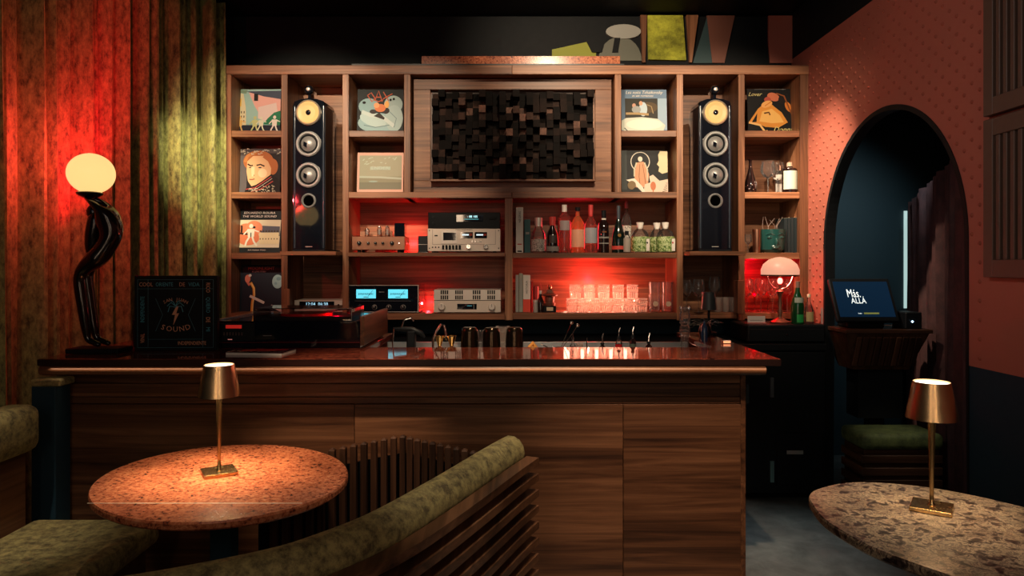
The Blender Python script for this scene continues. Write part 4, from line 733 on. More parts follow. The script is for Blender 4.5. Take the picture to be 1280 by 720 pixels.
# small black lamp and twig arrangement on the right wing side
BT = 1.055
t = thing('black_table_lamp', 'small matt black cordless lamp at the right end of the bar', 'lamp', (wx(886, 3.95), 3.95, BT)); part(t, 'base', blackm, lathe, [(.045, 0), (.045, .012), (.02, .02)], 20, smooth=True); part(t, 'pole', blackm, lathe, [(.008, .015), (.007, .15)], 12); part(t, 'shade', mat('slate_shade', (.03, .04, .042), .4), lathe, [(.043, .14), (.034, .24), (.001, .242)], 24, smooth=True)
# ================================================================== BAR
bar = thing('bar_counter', 'long walnut bar counter with polished red stone top', 'bar', (-.45, 3.1, 0)); ox, oy = -.45, 3.1
def bp(name, m, x0, x1, y0, y1, z0, z1, bev=.002): bm = B(); box(bm, x0-ox, x1-ox, y0-oy, y1-oy, z0, z1, bev); return link(name, bm, m, bar)
XR = 1.128; XL = -1.99
bm = B(); prism(bm, [(x-ox, y-oy) for x, y in ((XL, 2.92), (XR, 2.92), (XR, 4.08), (.965, 4.08), (.965, 3.33), (-.69, 3.33), (-.69, 4.02), (XL, 4.02))], 1.025, BT)
bmesh.ops.bevel(bm, geom=[e for e in bm.edges], offset=.003, segments=1, affect='EDGES'); link('stone_top', bm, bar_stone, bar)
bp('edge_band', mat('edge_dark', (.02, .008, .007), .3), XL, XR, 2.9165, 2.9195, 1.027, 1.053, 0)
bm = B(); 
tube(bm, [(XL+.01-ox, 2.925-oy, 1.0065), (XR-.065-ox, 2.925-oy, 1.0065)], .0185, 12); link('front_moulding', bm, bar_x, bar, True)
bp('top_board', bar_x, XL+.01, XR-.08, 2.93, 3.31, .985, 1.025)
pz = [(.938, .985), (.880, .936), (.850, .878)]
bp('carcass', blackm, XL+.03, XR-.15, 3.03, 3.31, .03, .985, 0)
for z0, z1 in pz: bp('fascia_board', bar_x, XL+.02, XR-.142, 3.008, 3.03, z0, z1)
for x0, x1 in ((XL+.02, wx(443, 3.0)-.001), (wx(443, 3.0)+.001, wx(779, 3.0)-.001), (wx(779, 3.0)+.001, XR-.142)):
    for z0, z1 in ((.03, .848),): bp('front_panel', bar_x, x0, x1, 3.0, 3.03, z0, z1, .0015)
bp('end_panel', bar_y, XR-.142, XR-.12, 3.0, 3.34, .02, .985); bp('kick', blackm, XL+.05, XR-.17, 3.08, 3.3, 0, .03)
bp('wing_panel', bar_y, -.72, -.70, 3.33, 4.0, .02, 1.025); bp('wing_panel', bar_x, XL+.03, -.72, 3.98, 4.0, .02, 1.025); bp('wing_panel', bar_y, .98, 1.10, 3.36, 4.05, .02, 1.025)
bw = thing('bar_station', 'stainless steel bartender station tucked behind the bar front', 'sink', (.15, 3.5, 0)); st_ = mat('steel', (.5, .52, .52), .28, .9)
part(bw, 'deck', st_, box, -.82, .80, -.14, .24, .985, 1.0, .002); part(bw, 'back_rim', st_, box, -.82, .80, .24, .255, .985, 1.035, .001); part(bw, 'cabinet', blackm, box, -.80, .78, -.12, .24, 0, .985)
ZS = 1.0
def st(name, label, cat, px, D=3.5, group=None, z=ZS): return thing(name, label, cat, (wx(px, D), D, z), 0, group)
kk = 3.5/F
# black soda gun / tap, gooseneck tap
t = st('drink_tap', 'black drinks tap with angled nozzle behind the bar', 'tap', 514); part(t, 'tap_body', blacks, box, -.022, .022, -.02, .03, 0, .12, .008, seg=2); part(t, 'nozzle', blacks, tube, [(-.09, 0, .128), (0, 0, .125), (.05, 0, .105), (.068, 0, .085)], [.008, .016, .013, .006], 10, smooth=True); part(t, 'lever', chrome, tube, [(-.05, 0, .13), (-.035, 0, .175), (0, 0, .185), (.012, 0, .165)], .004, 8, smooth=True); part(t, 'drip_pipe', chrome, tube, [(-.085, -.01, .13), (-.092, -.01, .06), (-.088, -.01, 0)], .0035, 8)
t = st('gooseneck_tap', 'chrome gooseneck tap left of the gold jiggers', 'tap', 541); part(t, 'spout', chrome, tube, [(0, 0, 0), (.002, 0, .08), (.02, 0, .12), (.042, 0, .150), (.056, 0, .145), (.062, 0, .12), (.066, 0, .09)], .006, 10, smooth=True); part(t, 'collar', chrome, lathe, [(.013, 0), (.012, .03)], 14); part(t, 'spring', chrome, tube, [(.058, 0, .12), (.070, 0, .10), (.060, 0, .085), (.068, 0, .07)], .004, 6)
for i, px in enumerate((549.5, 564.5)):
    t = st('jigger', 'gold double jigger, %s of the pair behind the bar' % ('left' if i == 0 else 'right'), 'jigger', px, 3.5, 'gold jiggers'); part(t, 'cup', gold, lathe, [(.022, 0), (.008, .042), (.010, .046), (.025, .092), (.023, .092), (.006, .05)], 20, smooth=True); part(t, 'rim', brass, lathe, [(.0255, .090), (.0265, .093), (.024, .094)], 20, cap=False)
dtin = mat('dark_tin', (.06, .04, .025), .15, .9)
for px, D, l in ((587, 3.48, 'leftmost'), (614.5, 3.46, 'middle'), (643, 3.48, 'rightmost')):
    t = st('shaker_tin', 'upturned dark bronze shaker tin, %s of three on the bar' % l, 'shaker', px, D, 'upturned shaker tins'); part(t, 'tin_wall', dtin, lathe, [(.048, 0), (.047, .01), (.041, .115), (.038, .130), (.030, .138), (.001, .139)], 28, smooth=True); part(t, 'gold_rim', gold, lathe, [(.0485, 0), (.049, .004), (.048, .008)], 28, cap=False)
t = st('mixing_glass', 'small glass showing between the left and middle shaker tins', 'glass', 600.5, 3.6, 'glasses behind the shaker tins'); part(t, 'glass_wall', clear, lathe, [(.014, 0), (.010, .02), (.012, .06), (.020, .112), (.018, .112), (.010, .06)], 16, smooth=True)
t = st('cut_mixing_glass', 'large cut mixing glass between middle and right shaker tins', 'glass', 628.5, 3.62, 'glasses behind the shaker tins'); part(t, 'glass_wall', cutglass, lathe, [(.014, 0), (.022, .05), (.036, .125), (.034, .125), (.02, .05)], 16); part(t, 'rim', clear, lathe, [(.038, .125), (.038, .130), (.034, .130)], 20, cap=False)
t = st('orange_peel', 'curled orange peel garnish on the bar edge', 'garnish', 666, 3.40, z=ZS); part(t, 'peel', mat('orange_peel', (.85, .35, .06), .45), tube, [(-.02, 0, 0), (-.014, -.01, .05), (.0, .0, .068), (.012, .0, .05), (.004, -.01, .03), (.018, 0, .018)], [.008, .012, .010, .012, .009, .005], 8, smooth=True); part(t, 'pith', mat('pith', (.9, .68, .35), .5), tube, [(-.008, -.014, .02), (0, -.016, .05)], [.004, .006], 6)
t = st('ice_tongs', 'bent chrome tongs lying beside the orange peel', 'tongs', 682, 3.42)
for dy in (-.006, .006): part(t, 'tong_arm', chrome, tube, [(-.022, 0, .062), (-.012, dy, .055), (.008, dy*2, .045), (.028, dy*2.5, .02), (.034, dy*3, 0)], .0026, 6)
t = st('spoon_holder', 'small steel cup holding two long bar spoons', 'spoon holder', 698, 3.44); part(t, 'holder', st_, lathe, [(.014, 0), (.016, .045), (.014, .045), (.012, .006)], 16); ms = mat('polished', (.8, .75, .65), .1, 1.0)
for i, (x2, z2) in enumerate(((.062, .150), (.092, .136))):
    s_ = thing('bar_spoon', 'long bar spoon standing in the steel cup, %s one' % ('left' if i == 0 else 'right'), 'spoon', (wx(698, 3.44), 3.44+.002, ZS+.008), 0, 'bar spoons'); part(s_, 'shaft', ms, tube, [(0, 0, 0), (x2, .01*i, z2)], .0016, 6); bm = B(); ball(bm, (x2+.004, .01*i, z2+.006), .009, 10, 1.1, .5, 1.0); link('spoon_bowl', bm, ms, s_, True)
t = st('bitters_jar', 'small jar with red label among the bar tools', 'jar', 716, 3.44, group='small jars'); part(t, 'jar_body', clear, lathe, [(.015, 0), (.015, .05), (.006, .062), (.006, .085)], 14, smooth=True); part(t, 'red_label', flat((.7, .12, .12)), lathe, [(.0155, .012), (.0155, .045)], 14, cap=False); part(t, 'cap', chrome, lathe, [(.004, .085), (.001, .12)], 8)
t = st('shot_glass', 'tiny patterned shot glass beside the red-labelled jar', 'glass', 724.5, 3.46, group='small jars'); part(t, 'glass_wall', cutglass, lathe, [(.015, 0), (.018, .058), (.016, .058), (.013, .006)], 14)
t = st('peeler', 'small steel citrus tool standing upright on the station', 'bar tool', 733, 3.46); part(t, 'blade', chrome, tube, [(0, 0, .01), (.003, 0, .085)], [.004, .002], 6); part(t, 'base', chrome, lathe, [(.012, 0), (.010, .014)], 12)
for px, h, mm, lb, l in ((753, .055, darkglass, (.3, .3, .28), 'dash bottle with steel spout, leftmost of four behind the bar'), (773.5, .085, clear, (.8, .12, .12), 'dash bottle with red label and steel spout behind the bar'), (791, .090, darkglass, (.35, .40, .36), 'dash bottle with grey label, third of four behind the bar'), (811, .060, darkglass, (.06, .07, .08), 'dark dash bottle with steel spout, rightmost of four behind the bar')):
    t = st('dash_bottle', l, 'bottle', px, 3.46, 'dash bottles with spouts'); part(t, 'glass_body', mm, lathe, [(.017, 0), (.017, h*.75), (.008, h*.9), (.008, h)], 14, smooth=True); part(t, 'label', flat(lb), lathe, [(.0175, h*.15), (.0175, h*.65)], 14, cap=False); part(t, 'stopper', blackm, lathe, [(.011, h), (.008, h+.01)], 10); part(t, 'spout', chrome, tube, [(0, 0, h), (0, 0, h+.03), (.005, 0, h+.052)], [.004, .003, .002], 6)
t = thing('water_carafe', 'tall slender clear glass carafe at the right of the bar', 'carafe', (wx(856, 3.38), 3.38, 1.0)); part(t, 'lower_glass', clear, lathe, [(.020, 0), (.021, .01), (.019, .10), (.026, .125), (.024, .15), (.018, .155)], 18, smooth=True); part(t, 'upper_glass', clear, lathe, [(.018, .155), (.025, .175), (.027, .21), (.022, .225), (.026, .236), (.026, .250)], 18, smooth=True, cap=False)
for z in (.10, .128, .165, .235): part(t, 'glass_ring', clear, lathe, [(.024, z), (.027, z+.003), (.024, z+.006)], 18, cap=False)
t = thing('blue_glass_bottle', 'small blue-tinted bottle just right of the carafe', 'bottle', (wx(868, 3.62), 3.62, BT)); part(t, 'glass_body', mat('blue_glass', (.01, .03, .07), .08, coat=.4), lathe, [(.018, 0), (.018, .07), (.007, .09), (.007, .105)], 14, smooth=True)
t.location.x = 1.0
# twig arrangement
t = thing('twig_arrangement', 'dark vase of fine glinting twigs right of the black lamp', 'vase', (1.06, 3.82, BT)); part(t, 'vase', blacks, lathe, [(.028, 0), (.036, .03), (.03, .06), (.02, .075)], 16, smooth=True); tg = mat('glint_twig', (.32, .34, .32), .25, .6); rr = random.Random(4)
for k in range(16):
    a = rr.uniform(-1, 1); p = [(0, 0, .06)]; x, z = 0, .06
    for j in range(4): x += a*.034+rr.uniform(-.012, .012); z += rr.uniform(.0, .034)*(1 if j < 2 else -.4); p.append((x, rr.uniform(-.03, .03), z))
    part(t, 'twig', tg, tube, p, [.0016, .0013, .0011, .0009, .0006], 4)
t = thing('tea_light', 'tiny copper tea light glowing at the right wing of bar', 'candle', (wx(915, 3.5)-.03, 3.5, BT)); part(t, 'holder', copper, box, -.022, .022, -.015, .015, 0, .016, .002); part(t, 'glow', mat('glow', (1, .4, .2), .4, emit=(1, .32, .14), es=1.5), box, -.018, .018, -.0158, -.0148, .003, .013)
# DJ console, turntable
dj = thing('dj_console', 'black-fronted console with walnut side panel on the bar', 'console', (-1.05, 3.3, BT)); Wc = .70
part(dj, 'case', black, box, -Wc/2, Wc/2-.02, 0, .60, 0, .128, .002); part(dj, 'side_panel', bar_y, box, Wc/2-.02, Wc/2, -.002, .62, .012, .150, .002); part(dj, 'side_panel', bar_y, box, -Wc/2-.02, -Wc/2, -.002, .62, 0, .135, .002)
part(dj, 'bottom_lip', mat('red_lip', (.12, .015, .02), .2, coat=.4), box, -Wc/2, Wc/2-.02, -.006, .0, .026, .029)
mx = part(dj, 'mixer_face', blacks, box, -.34, -.17, -.005, 0, .035, .118, .001); part(mx, 'red_display', mat('red_display', (.4, .02, .02), .4, emit=(.8, .03, .02), es=.35), box, -.305, -.230, -.0065, -.005, .094, .110)
for i in range(7):
    for j in range(2): part(mx, 'mixer_button', mat('btn', (.25, .13, .11), .4), box, -.315+i*.014, -.310+i*.014, -.0065, -.005, .070-j*.008, .0735-j*.008)
part(mx, 'mixer_light', mat('pinklight', (.6, .3, .3), .4, emit=(.8, .25, .2), es=.5), box, -.295, -.275, -.0065, -.005, .040, .043)
part(dj, 'front_mark', grey, box, -.13, -.09, -.002, 0, .058, .060)
tt = thing('turntable', 'record player under a clear smoked dust cover on the console', 'turntable', (-1.0, 3.5, BT+.128)); part(tt, 'plinth', blacks, box, -.228, .228, -.172, .092, 0, .018, .003)
part(tt, 'platter', mat('red_lit_platter', (.55, .02, .02), .12, coat=.6), lathe, [(.128, .018), (.128, .030), (.05, .031), (.001, .031)], 36, (-.02, -.040, 0), smooth=True)  # red reflections under the cover painted as platter colour
part(tt, 'tonearm', chrome, tube, [(.18, .05, .045), (.165, -.04, .046), (.09, -.10, .038)], .004, 8, smooth=True); part(tt, 'arm_base', chrome, lathe, [(.022, .018), (.02, .045)], 16, (.18, .05, 0))
bm = B()
for q in ((-.235, .235, -.18, -.177, .0, .059), (-.235, .235, .097, .10, 0, .059), (-.235, -.232, -.18, .10, 0, .059), (.232, .235, -.18, .10, 0, .059), (-.235, .235, -.18, .10, .056, .059)): box(bm, *q)
link('dust_cover', bm, smoked, tt)
part(tt, 'cover_edge', mat('edge_grey', (.35, .35, .33), .2, .3), box, .0, .235, -.1815, -.1795, .0575, .0595); part(tt, 'cover_edge', mat('edge_grey', (.35, .35, .33), .2, .3), box, .2335, .2355, -.1815, -.1795, .0, .059)
# magazine
t = thing('magazine', 'thick magazine with red and black cover lying on the bar', 'magazine', (-1.125, 3.10, BT), math.radians(-6)); part(t, 'pages', white, box, -.125, .13, -.06, .09, 0, .010); part(t, 'cover', mat('mag_black', (.03, .01, .015), .25), box, -.127, .131, -.061, .091, .010, .012); part(t, 'cover_print', flat((.8, .15, .18)), prism, [(-.08, -.02), (.05, .0), (.11, .06), (-.03, .07), (-.09, .03)], .012, .0126)
# San Juan Sound slipcase
SB = thing('slipcase', 'black square slipcase standing on the bar, lettered around its border', 'box', (wx(219.5, 3.2), 3.2, BT), math.radians(2)); W = .375; Hs = .345
part(SB, 'case', blackm, box, -W/2, W/2, 0, .035, 0, Hs, .004); ln = mat('dim_blue_line', (.05, .16, .20), .5); og = mat('dim_orange', (.75, .34, .20), .5); bl = mat('dim_blue', (.07, .34, .44), .5)
for q in ((-.172, .172, .326, .3275), (-.172, .172, .284, .2855), (-.125, .122, .052, .0535), (-.172, .172, .014, .0155)): part(SB, 'border_line', ln, box, q[0], q[1], -.001, .001, q[2], q[3])
for q in ((-.172, -.1705), (-.125, -.1235), (.1225, .124), (.1705, .172)): part(SB, 'border_line', ln, box, q[0], q[1], -.001, .001, .014, .3275)
text(SB, 'COOL', .026, (-.133, -.002, .304), og, sx=.85); text(SB, 'ORIENTE', .026, (-.050, -.002, .304), bl, sx=.75); text(SB, 'DE', .026, (.030, -.002, .304), og, sx=.85); text(SB, 'VIDA', .026, (.084, -.002, .304), bl, sx=.85)
text(SB, 'RICO', .026, (.147, -.002, .290), og, rot=(PI/2, PI/2, 0), sx=.75); text(SB, 'QUIERO', .026, (.147, -.002, .210), bl, rot=(PI/2, PI/2, 0), sx=.75); text(SB, 'DE', .026, (.147, -.002, .142), og, rot=(PI/2, PI/2, 0), sx=.8); text(SB, 'MI', .026, (.147, -.002, .098), bl, rot=(PI/2, PI/2, 0), sx=.8)
text(SB, 'INDEPENDIENTE', .026, (-.148, -.002, .190), bl, rot=(PI/2, -PI/2, 0), sx=.62); text(SB, 'VINIL', .026, (-.148, -.002, .058), og, rot=(PI/2, -PI/2, 0), sx=.7); text(SB, 'INDEPENDIENTE', .024, (.075, -.002, .034), og, sx=.72)
for i, c in enumerate('SAN JUAN'): a = (i-3.5)*.115; text(SB, c, .022, (.30*math.sin(a)*.42, -.002, .236-.16*(1-math.cos(a))), og, rot=(PI/2, a, 0))
for i, c in enumerate('SOUND'): a = (i-2)*.20; text(SB, c, .034, (.18*math.sin(a)*.8, -.002, .098+.12*(1-math.cos(a))), og, rot=(PI/2, -a, 0))
bm = B(); prism(bm, [(.004, .205), (-.016, .165), (-.002, .165), (-.010, .118), (.016, .172), (.003, .172), (.014, .205)], -.002, .0, 0, 'y'); link('lightning_bolt', bm, og, SB)
for sx in (-1, 1):
    for p in ([(0, .205), (sx*.02, .222), (sx*.038, .205)], [(0, .20), (sx*.026, .205), (sx*.034, .178)], [(0, .205), (sx*.010, .225), (sx*.024, .232)]): part(SB, 'palm_frond', bl, tube, [(x, -.001, z) for x, z in p], .0018, 4)
    part(SB, 'chevron', ln, tube, [(sx*.09, -.001, .24), (sx*.058, -.001, .165), (sx*.09, -.001, .09)], .0012, 4)
# dark case behind the figure lamp
t = thing('dark_case', 'low dark case with a round disc standing behind the slipcase', 'case', (-1.72, 3.34, BT)); part(t, 'case', blackm, box, -.10, .13, 0, .16, 0, .13, .003); part(t, 'disc', blacks, lathe, [(.075, 0), (.078, .006), (.075, .012)], 28, (.0, .03, .13), 'y', smooth=True)
# ================================================================== FIGURE LAMP
LD = 3.15; lx = wx(112, LD); fl = thing('figure_lamp', 'black bronze bending figure holding up a glowing yellow globe', 'lamp', (lx, LD, BT)); q = LD/F
def fp(px, py, dy=0): return Vector(((px-112)*q, dy, wz(py, LD)-BT))
part(fl, 'plinth', blackm, box, -.075, .16, -.06, .07, 0, .022, .004)
def skin(name, verts, edges, rads, m, parent, sub=2):
    me = bpy.data.meshes.new(name); me.from_pydata([tuple(v) for v in verts], edges, []); o = bpy.data.objects.new(name, me); COL.objects.link(o); o.parent = parent
    o.modifiers.new('skin', 'SKIN'); sv = me.skin_vertices[0].data
    for v, r in zip(sv, rads): v.radius = r if isinstance(r, tuple) else (r, r)
    sv[0].use_root = True
    s = o.modifiers.new('sub', 'SUBSURF'); s.levels = sub; s.render_levels = sub; me.materials.append(m)
    o.modifiers['skin'].use_smooth_shade = True
    return o
V = [fp(138, 312), fp(141, 297), fp(138, 282), fp(131, 270), fp(124, 264), fp(118, 261),
     fp(108, 336, -.03), fp(106, 366, -.028), fp(111, 405, -.026), fp(114, 424, -.026), fp(130, 431, -.026),
     fp(106, 333, .03), fp(105, 362, .03), fp(112, 405, .028), fp(116, 424, .028), fp(134, 431, .028),
     fp(124, 324, -.028), fp(124, 320, .028),
     fp(131, 263, -.045), fp(122, 254, -.045), fp(110, 247, -.02), fp(131, 261, .045), fp(120, 252, .045), fp(108, 246, .02), fp(104, 348, -.03), fp(103, 345, .03)]
E = [(0, 1), (1, 2), (2, 3), (3, 4), (4, 5), (0, 16), (16, 6), (6, 24), (24, 7), (7, 8), (8, 9), (9, 10), (0, 17), (17, 11), (11, 25), (25, 12), (12, 13), (13, 14), (14, 15), (3, 18), (18, 19), (19, 20), (3, 21), (21, 22), (22, 23)]
Rr = [(.060, .060), (.052, .052), (.056, .058), (.046, .055), .022, .018, .032, .028, .022, .016, .012, .032, .028, .022, .016, .012, .046, .046, .020, .015, .009, .020, .015, .009, .028, .028]
skin('figure_body', V, E, Rr, bronze, fl)
bm = B(); ball(bm, fp(116, 265), .030, 18, .9, .8, 1.15); ball(bm, fp(109, 263), .006, 8, 1.3, .6, .8); ball(bm, fp(108.5, 268), .004, 8, 1, .9, .6); link('head', bm, bronze, fl, True)
skin('hair', [fp(120, 264), fp(119, 276), fp(116, 292), fp(114, 312), fp(113, 322)], [(0, 1), (1, 2), (2, 3), (3, 4)], [.026, .036, .036, .028, .010], bronze, fl)
for sx in (-1, 1):
    for k in range(4): p0 = fp(109, 247, sx*.02); part(fl, 'finger', bronze, tube, [p0, p0+Vector((-.006+k*.004, sx*.004, .010)), p0+Vector((-.010+k*.007, sx*.006, .018))], [.0035, .003, .002], 6)
    p0 = fp(110, 247, sx*.018); part(fl, 'thumb', bronze, tube, [p0, p0+Vector((.010, -sx*.006, .006)), p0+Vector((.014, -sx*.006, .012))], [.004, .0035, .002], 6)
zg = wz(217, LD)-BT
part(fl, 'globe_holder', bronze, lathe, [(.010, zg-.118), (.022, zg-.112), (.050, zg-.098), (.056, zg-.088), (.050, zg-.084)], 24, smooth=True)
bm = B(); ball(bm, (.007, 0, zg), .098, 32, 1, 1, .93); link('globe', bm, mat('globe_glass', (.95, .75, .4), .4, emit=(1.0, .66, .24), es=1.05), fl, True)
point('globe_lamp_light', (lx+.007, LD-.02, BT+zg), .0, (1, .7, .3), .08)
# ================================================================== TABLES + LAMPS
def tabletop(t, pts, th, m):
    bm = B(); n = len(pts); ring = []
    for dz, k in ((-th, .985), (-th+.006, 1.0), (-.006, 1.0), (0, .992)): ring.append([bm.verts.new((x*k, y*k, .74+dz)) for x, y in pts])
    for a, b in zip(ring, ring[1:]):
        for i in range(n): bm.faces.new((a[i], a[(i+1) % n], b[(i+1) % n], b[i]))
    bm.faces.new(ring[0][::-1]); bm.faces.new(ring[-1]); return link('tabletop', bm, m, t)
T1 = thing('round_table', 'oval red stone table on a black column before the bar', 'table', (-.965, 2.335, 0))
pts = []
for k in range(72):
    a = 2*PI*k/72; u, v = .445*math.cos(a), .388*math.sin(a); c, s = math.cos(math.radians(135)), math.sin(math.radians(135)); pts.append((u*c-v*s, u*s+v*c))
tabletop(T1, pts, .026, red_stone)
part(T1, 'column', navy, box, -.035, .035, -.035, .035, .02, .714, .004); part(T1, 'base_plate', blackm, lathe, [(.2, 0), (.2, .012), (.19, .02)], 32); part(T1, 'bracket', blackm, box, -.12, .12, -.03, .03, .690, .714)
def insl(y, x0, x1): part(T1, 'pale_line', mat('pale_strip', (.75, .62, .5), .25), box, x0, x1, y-.0022, y+.0022, .7395, .7404)  # thin pale strip laid across the tabletop
insl(-.262, -.30, .34)
T2 = thing('terrazzo_table', 'speckled terrazzo table with rounded corners at right foreground', 'table', (1.22, 1.86, 0))
loop = catmull([(x-1.22, y-1.86, 0) for x, y in ((.885, 2.04), (.93, 2.17), (1.05, 2.255), (1.175, 2.275), (1.344, 2.215), (1.49, 2.06), (1.60, 1.84), (1.56, 1.6), (1.36, 1.47), (1.10, 1.50), (.93, 1.70), (.875, 1.90))], 6, True)
tabletop(T2, [(p.x, p.y) for p in loop], .028, terrazzo); part(T2, 'edge_band', blackm, lathe, [(.2, .700), (.24, .711)], 24); part(T2, 'column', navy, box, -.035, .035, -.035, .035, .02, .705, .004); part(T2, 'base_plate', blackm, lathe, [(.2, 0), (.2, .012), (.19, .02)], 32)
shade_m = mat('shade_brass', (.72, .50, .28), .22, 1.0)
b_ = shade_m.node_tree.nodes['Principled BSDF']; b_.inputs['Anisotropic'].default_value = .8
def cordless(loc, rz, label, power):
    t = thing('table_lamp', label, 'lamp', loc, rz, 'brass cordless lamps on the tables')
    part(t, 'base', brass, box, -.053, .053, -.053, .053, 0, .013, .0025, seg=2)
    part(t, 'stem', brass, lathe, [(.011, .013), (.0065, .020), (.0055, .05), (.0075, .15), (.0105, .27), (.012, .345)], 20, smooth=True)
    part(t, 'shade', shade_m, lathe, [(.0685, .265), (.0488, .371), (.0475, .371), (.0672, .265)], 48, smooth=True, cap=False)
    part(t, 'lamp_disc', brass, lathe, [(.047, .345), (.047, .362), (.001, .363)], 32)
    part(t, 'diffuser', mat('lamp_white', (1, .95, .85), .4, emit=(1.0, .86, .66), es=3.2), lathe, [(.0455, .3645), (.0455, .367), (.001, .3675)], 32, smooth=True)
    part(t, 'led_board', mat('led', (1, .95, .85), .4, emit=(1.0, .80, .55), es=6), lathe, [(.013, .344), (.042, .344), (.042, .3445), (.013, .3445)], 24, cap=False)
    s = spot('lamp_light', (loc[0], loc[1], loc[2]+.335), (loc[0], loc[1], loc[2]), power, (1.0, .72, .42), 168, .25, .04); return t
cordless((-.996, 2.367, .74), math.radians(32), 'brass cordless lamp standing on the red oval table', 30.0)
cordless((1.218, 2.02, .74), math.radians(-35), 'brass cordless lamp standing on the terrazzo table', 12.0)
# ================================================================== SEATING
def cushion(parent, name, m, x0, x1, y0, y1, z0, z1, bev, rot=None):
    bm = B(); box(bm, x0, x1, y0, y1, z0, z1, bev, seg=4); o = link(name, bm, m, parent, True); return o
LB = thing('corner_bench', 'built-in bench with olive velvet cushions at far left', 'bench', (-1.9, 2.1, 0))
cushion(LB, 'back_cushion', olive, -.10, .045, -1.0, .66, .72, .905, .045)
cushion(LB, 'seat_cushion', olive, .02, .52, -1.0, .64, .36, .455, .03)
part(LB, 'back_panel', bar_y, box, -.10, .0, -1.0, .62, .0, .72, .002); part(LB, 'seat_base', dark_x, box, .0, .48, -1.0, .60, .06, .36, .002)
NPo = thing('bar_end_post', 'navy square post with olive cap at the left end of bar', 'post', (-1.93, 2.93, 0)); part(NPo, 'post', navy, box, -.06, .04, -.05, .05, 0, .945, .003); part(NPo, 'cap', olive, box, -.065, .058, -.05, .055, .945, .975, .006)
# vertical slatted screen (V) before the bar
SC = thing('slatted_screen', 'V-shaped screen of vertical dark wood slats in front of bar', 'screen', (-.455, 2.9, 0))
def leg(p0, p1, n):
    for i in range(n):
        f = i/n; x = p0[0]+(p1[0]-p0[0])*f; y = p0[1]+(p1[1]-p0[1])*f
        bm = B(); w_, d_ = .0115, .016; u_ = ((x+.965)*-.7071+(y-2.335)*.7071)/.47; v_ = ((x+.965)*.7071+(y-2.335)*.7071)/.415; ht = .740 if u_*u_+v_*v_ > 1 else .700; prism(bm, [(-w_, -d_), (w_, -d_), (w_, d_), (-w_, d_)], .02, ht); top = [v for v in bm.verts if v.co.z > .6]
        r = bmesh.ops.bevel(bm, geom=[e for e in bm.edges if e.verts[0] in top and e.verts[1] in top], offset=.007, segments=1, affect='EDGES')
        o = link('slat', bm, dark_z, SC); o.location = (x+.455, y-2.9, 0)
leg((-.455, 2.90), (-.115, 2.63), 10); leg((-.490, 2.885), (-.90, 2.50), 12)
bm = B(); 
for (a, b) in (((-.455, 2.93), (-.10, 2.655)), ((-.455, 2.93), (-.92, 2.53))):
    d = Vector((b[0]-a[0], b[1]-a[1])).normalized(); n = Vector((-d.y, d.x))*.006
    if n.y < 0: n = -n
    prism(bm, [(a[0]+.455, a[1]-2.9), (b[0]+.455, b[1]-2.9), (b[0]+n.x+.455, b[1]+n.y-2.9), (a[0]+n.x+.455, a[1]+n.y-2.9)], .02, .66)
link('backing', bm, blackm, SC)
part(SC, 'foot_rail', blackm, box, -.03, .03, -.03, .03, 0, .02)
# curved sofa
CS = thing('curved_sofa', 'curved banquette with olive velvet roll back and horizontal wood slats', 'sofa', (-.3, 1.9, 0))
cp = [(-1.35, 1.36), (-1.05, 1.38), (-.80, 1.45), (-.57, 1.575), (-.463, 1.678), (-.342, 1.86), (-.20, 2.18), (-.07, 2.50), (.0, 2.66)]
C_ = catmull([(x, y, 0) for x, y in cp], 10)
def sweep(name, off, z0, z1, wd, m, roll=False, end=None, smooth=False):
    bm = B(); prev = None; P = C_[:end] if end else C_
    for i, p in enumerate(P):
        tt_ = (P[min(i+1, len(P)-1)]-P[max(i-1, 0)]).normalized(); n = Vector((tt_.y, -tt_.x, 0)); c = p+n*off-Vector((-.3, 1.9, 0))
        if roll:
            zc = (z0+z1)/2; rz_ = (z1-z0)/2; e = min(1, (len(P)-1-i)/2.5+.72)
            ringv = [bm.verts.new(c+n*wd/2*e*math.cos(a)+Vector((0, 0, zc+rz_*e*math.sin(a)))) for a in [2*PI*k/14 for k in range(14)]]
        else: ringv = [bm.verts.new(c+n*s*wd/2+Vector((0, 0, z))) for s, z in ((-1, z0), (1, z0), (1, z1), (-1, z1))]
        if prev:
            for k in range(len(ringv)): bm.faces.new((prev[k], prev[(k+1) % len(ringv)], ringv[(k+1) % len(ringv)], ringv[k]))
        else: bm.faces.new(ringv)
        prev = ringv
    bm.faces.new(prev[::-1]); return link(name, bm, m, CS, smooth)
sweep('roll_back', 0, .675, .80, .115, olive, True, smooth=True)
sweep('back_cushion', -.02, .40, .70, .07, olive)
sweep('back_shell', .035, .05, .69, .03, blackm)
for i, z in enumerate((.70, .640, .580, .520, .460, .400, .340, .280, .220, .160)): sweep('slat', .086, z, z+.026, .05, bar_y)
sweep('slat_support', .06, .05, .70, .022, blackm, end=3)
sweep('seat_cushion', -.22, .36, .45, .36, olive, end=-24); sweep('seat_base', -.20, .0, .36, .34, dark_x, end=-24)
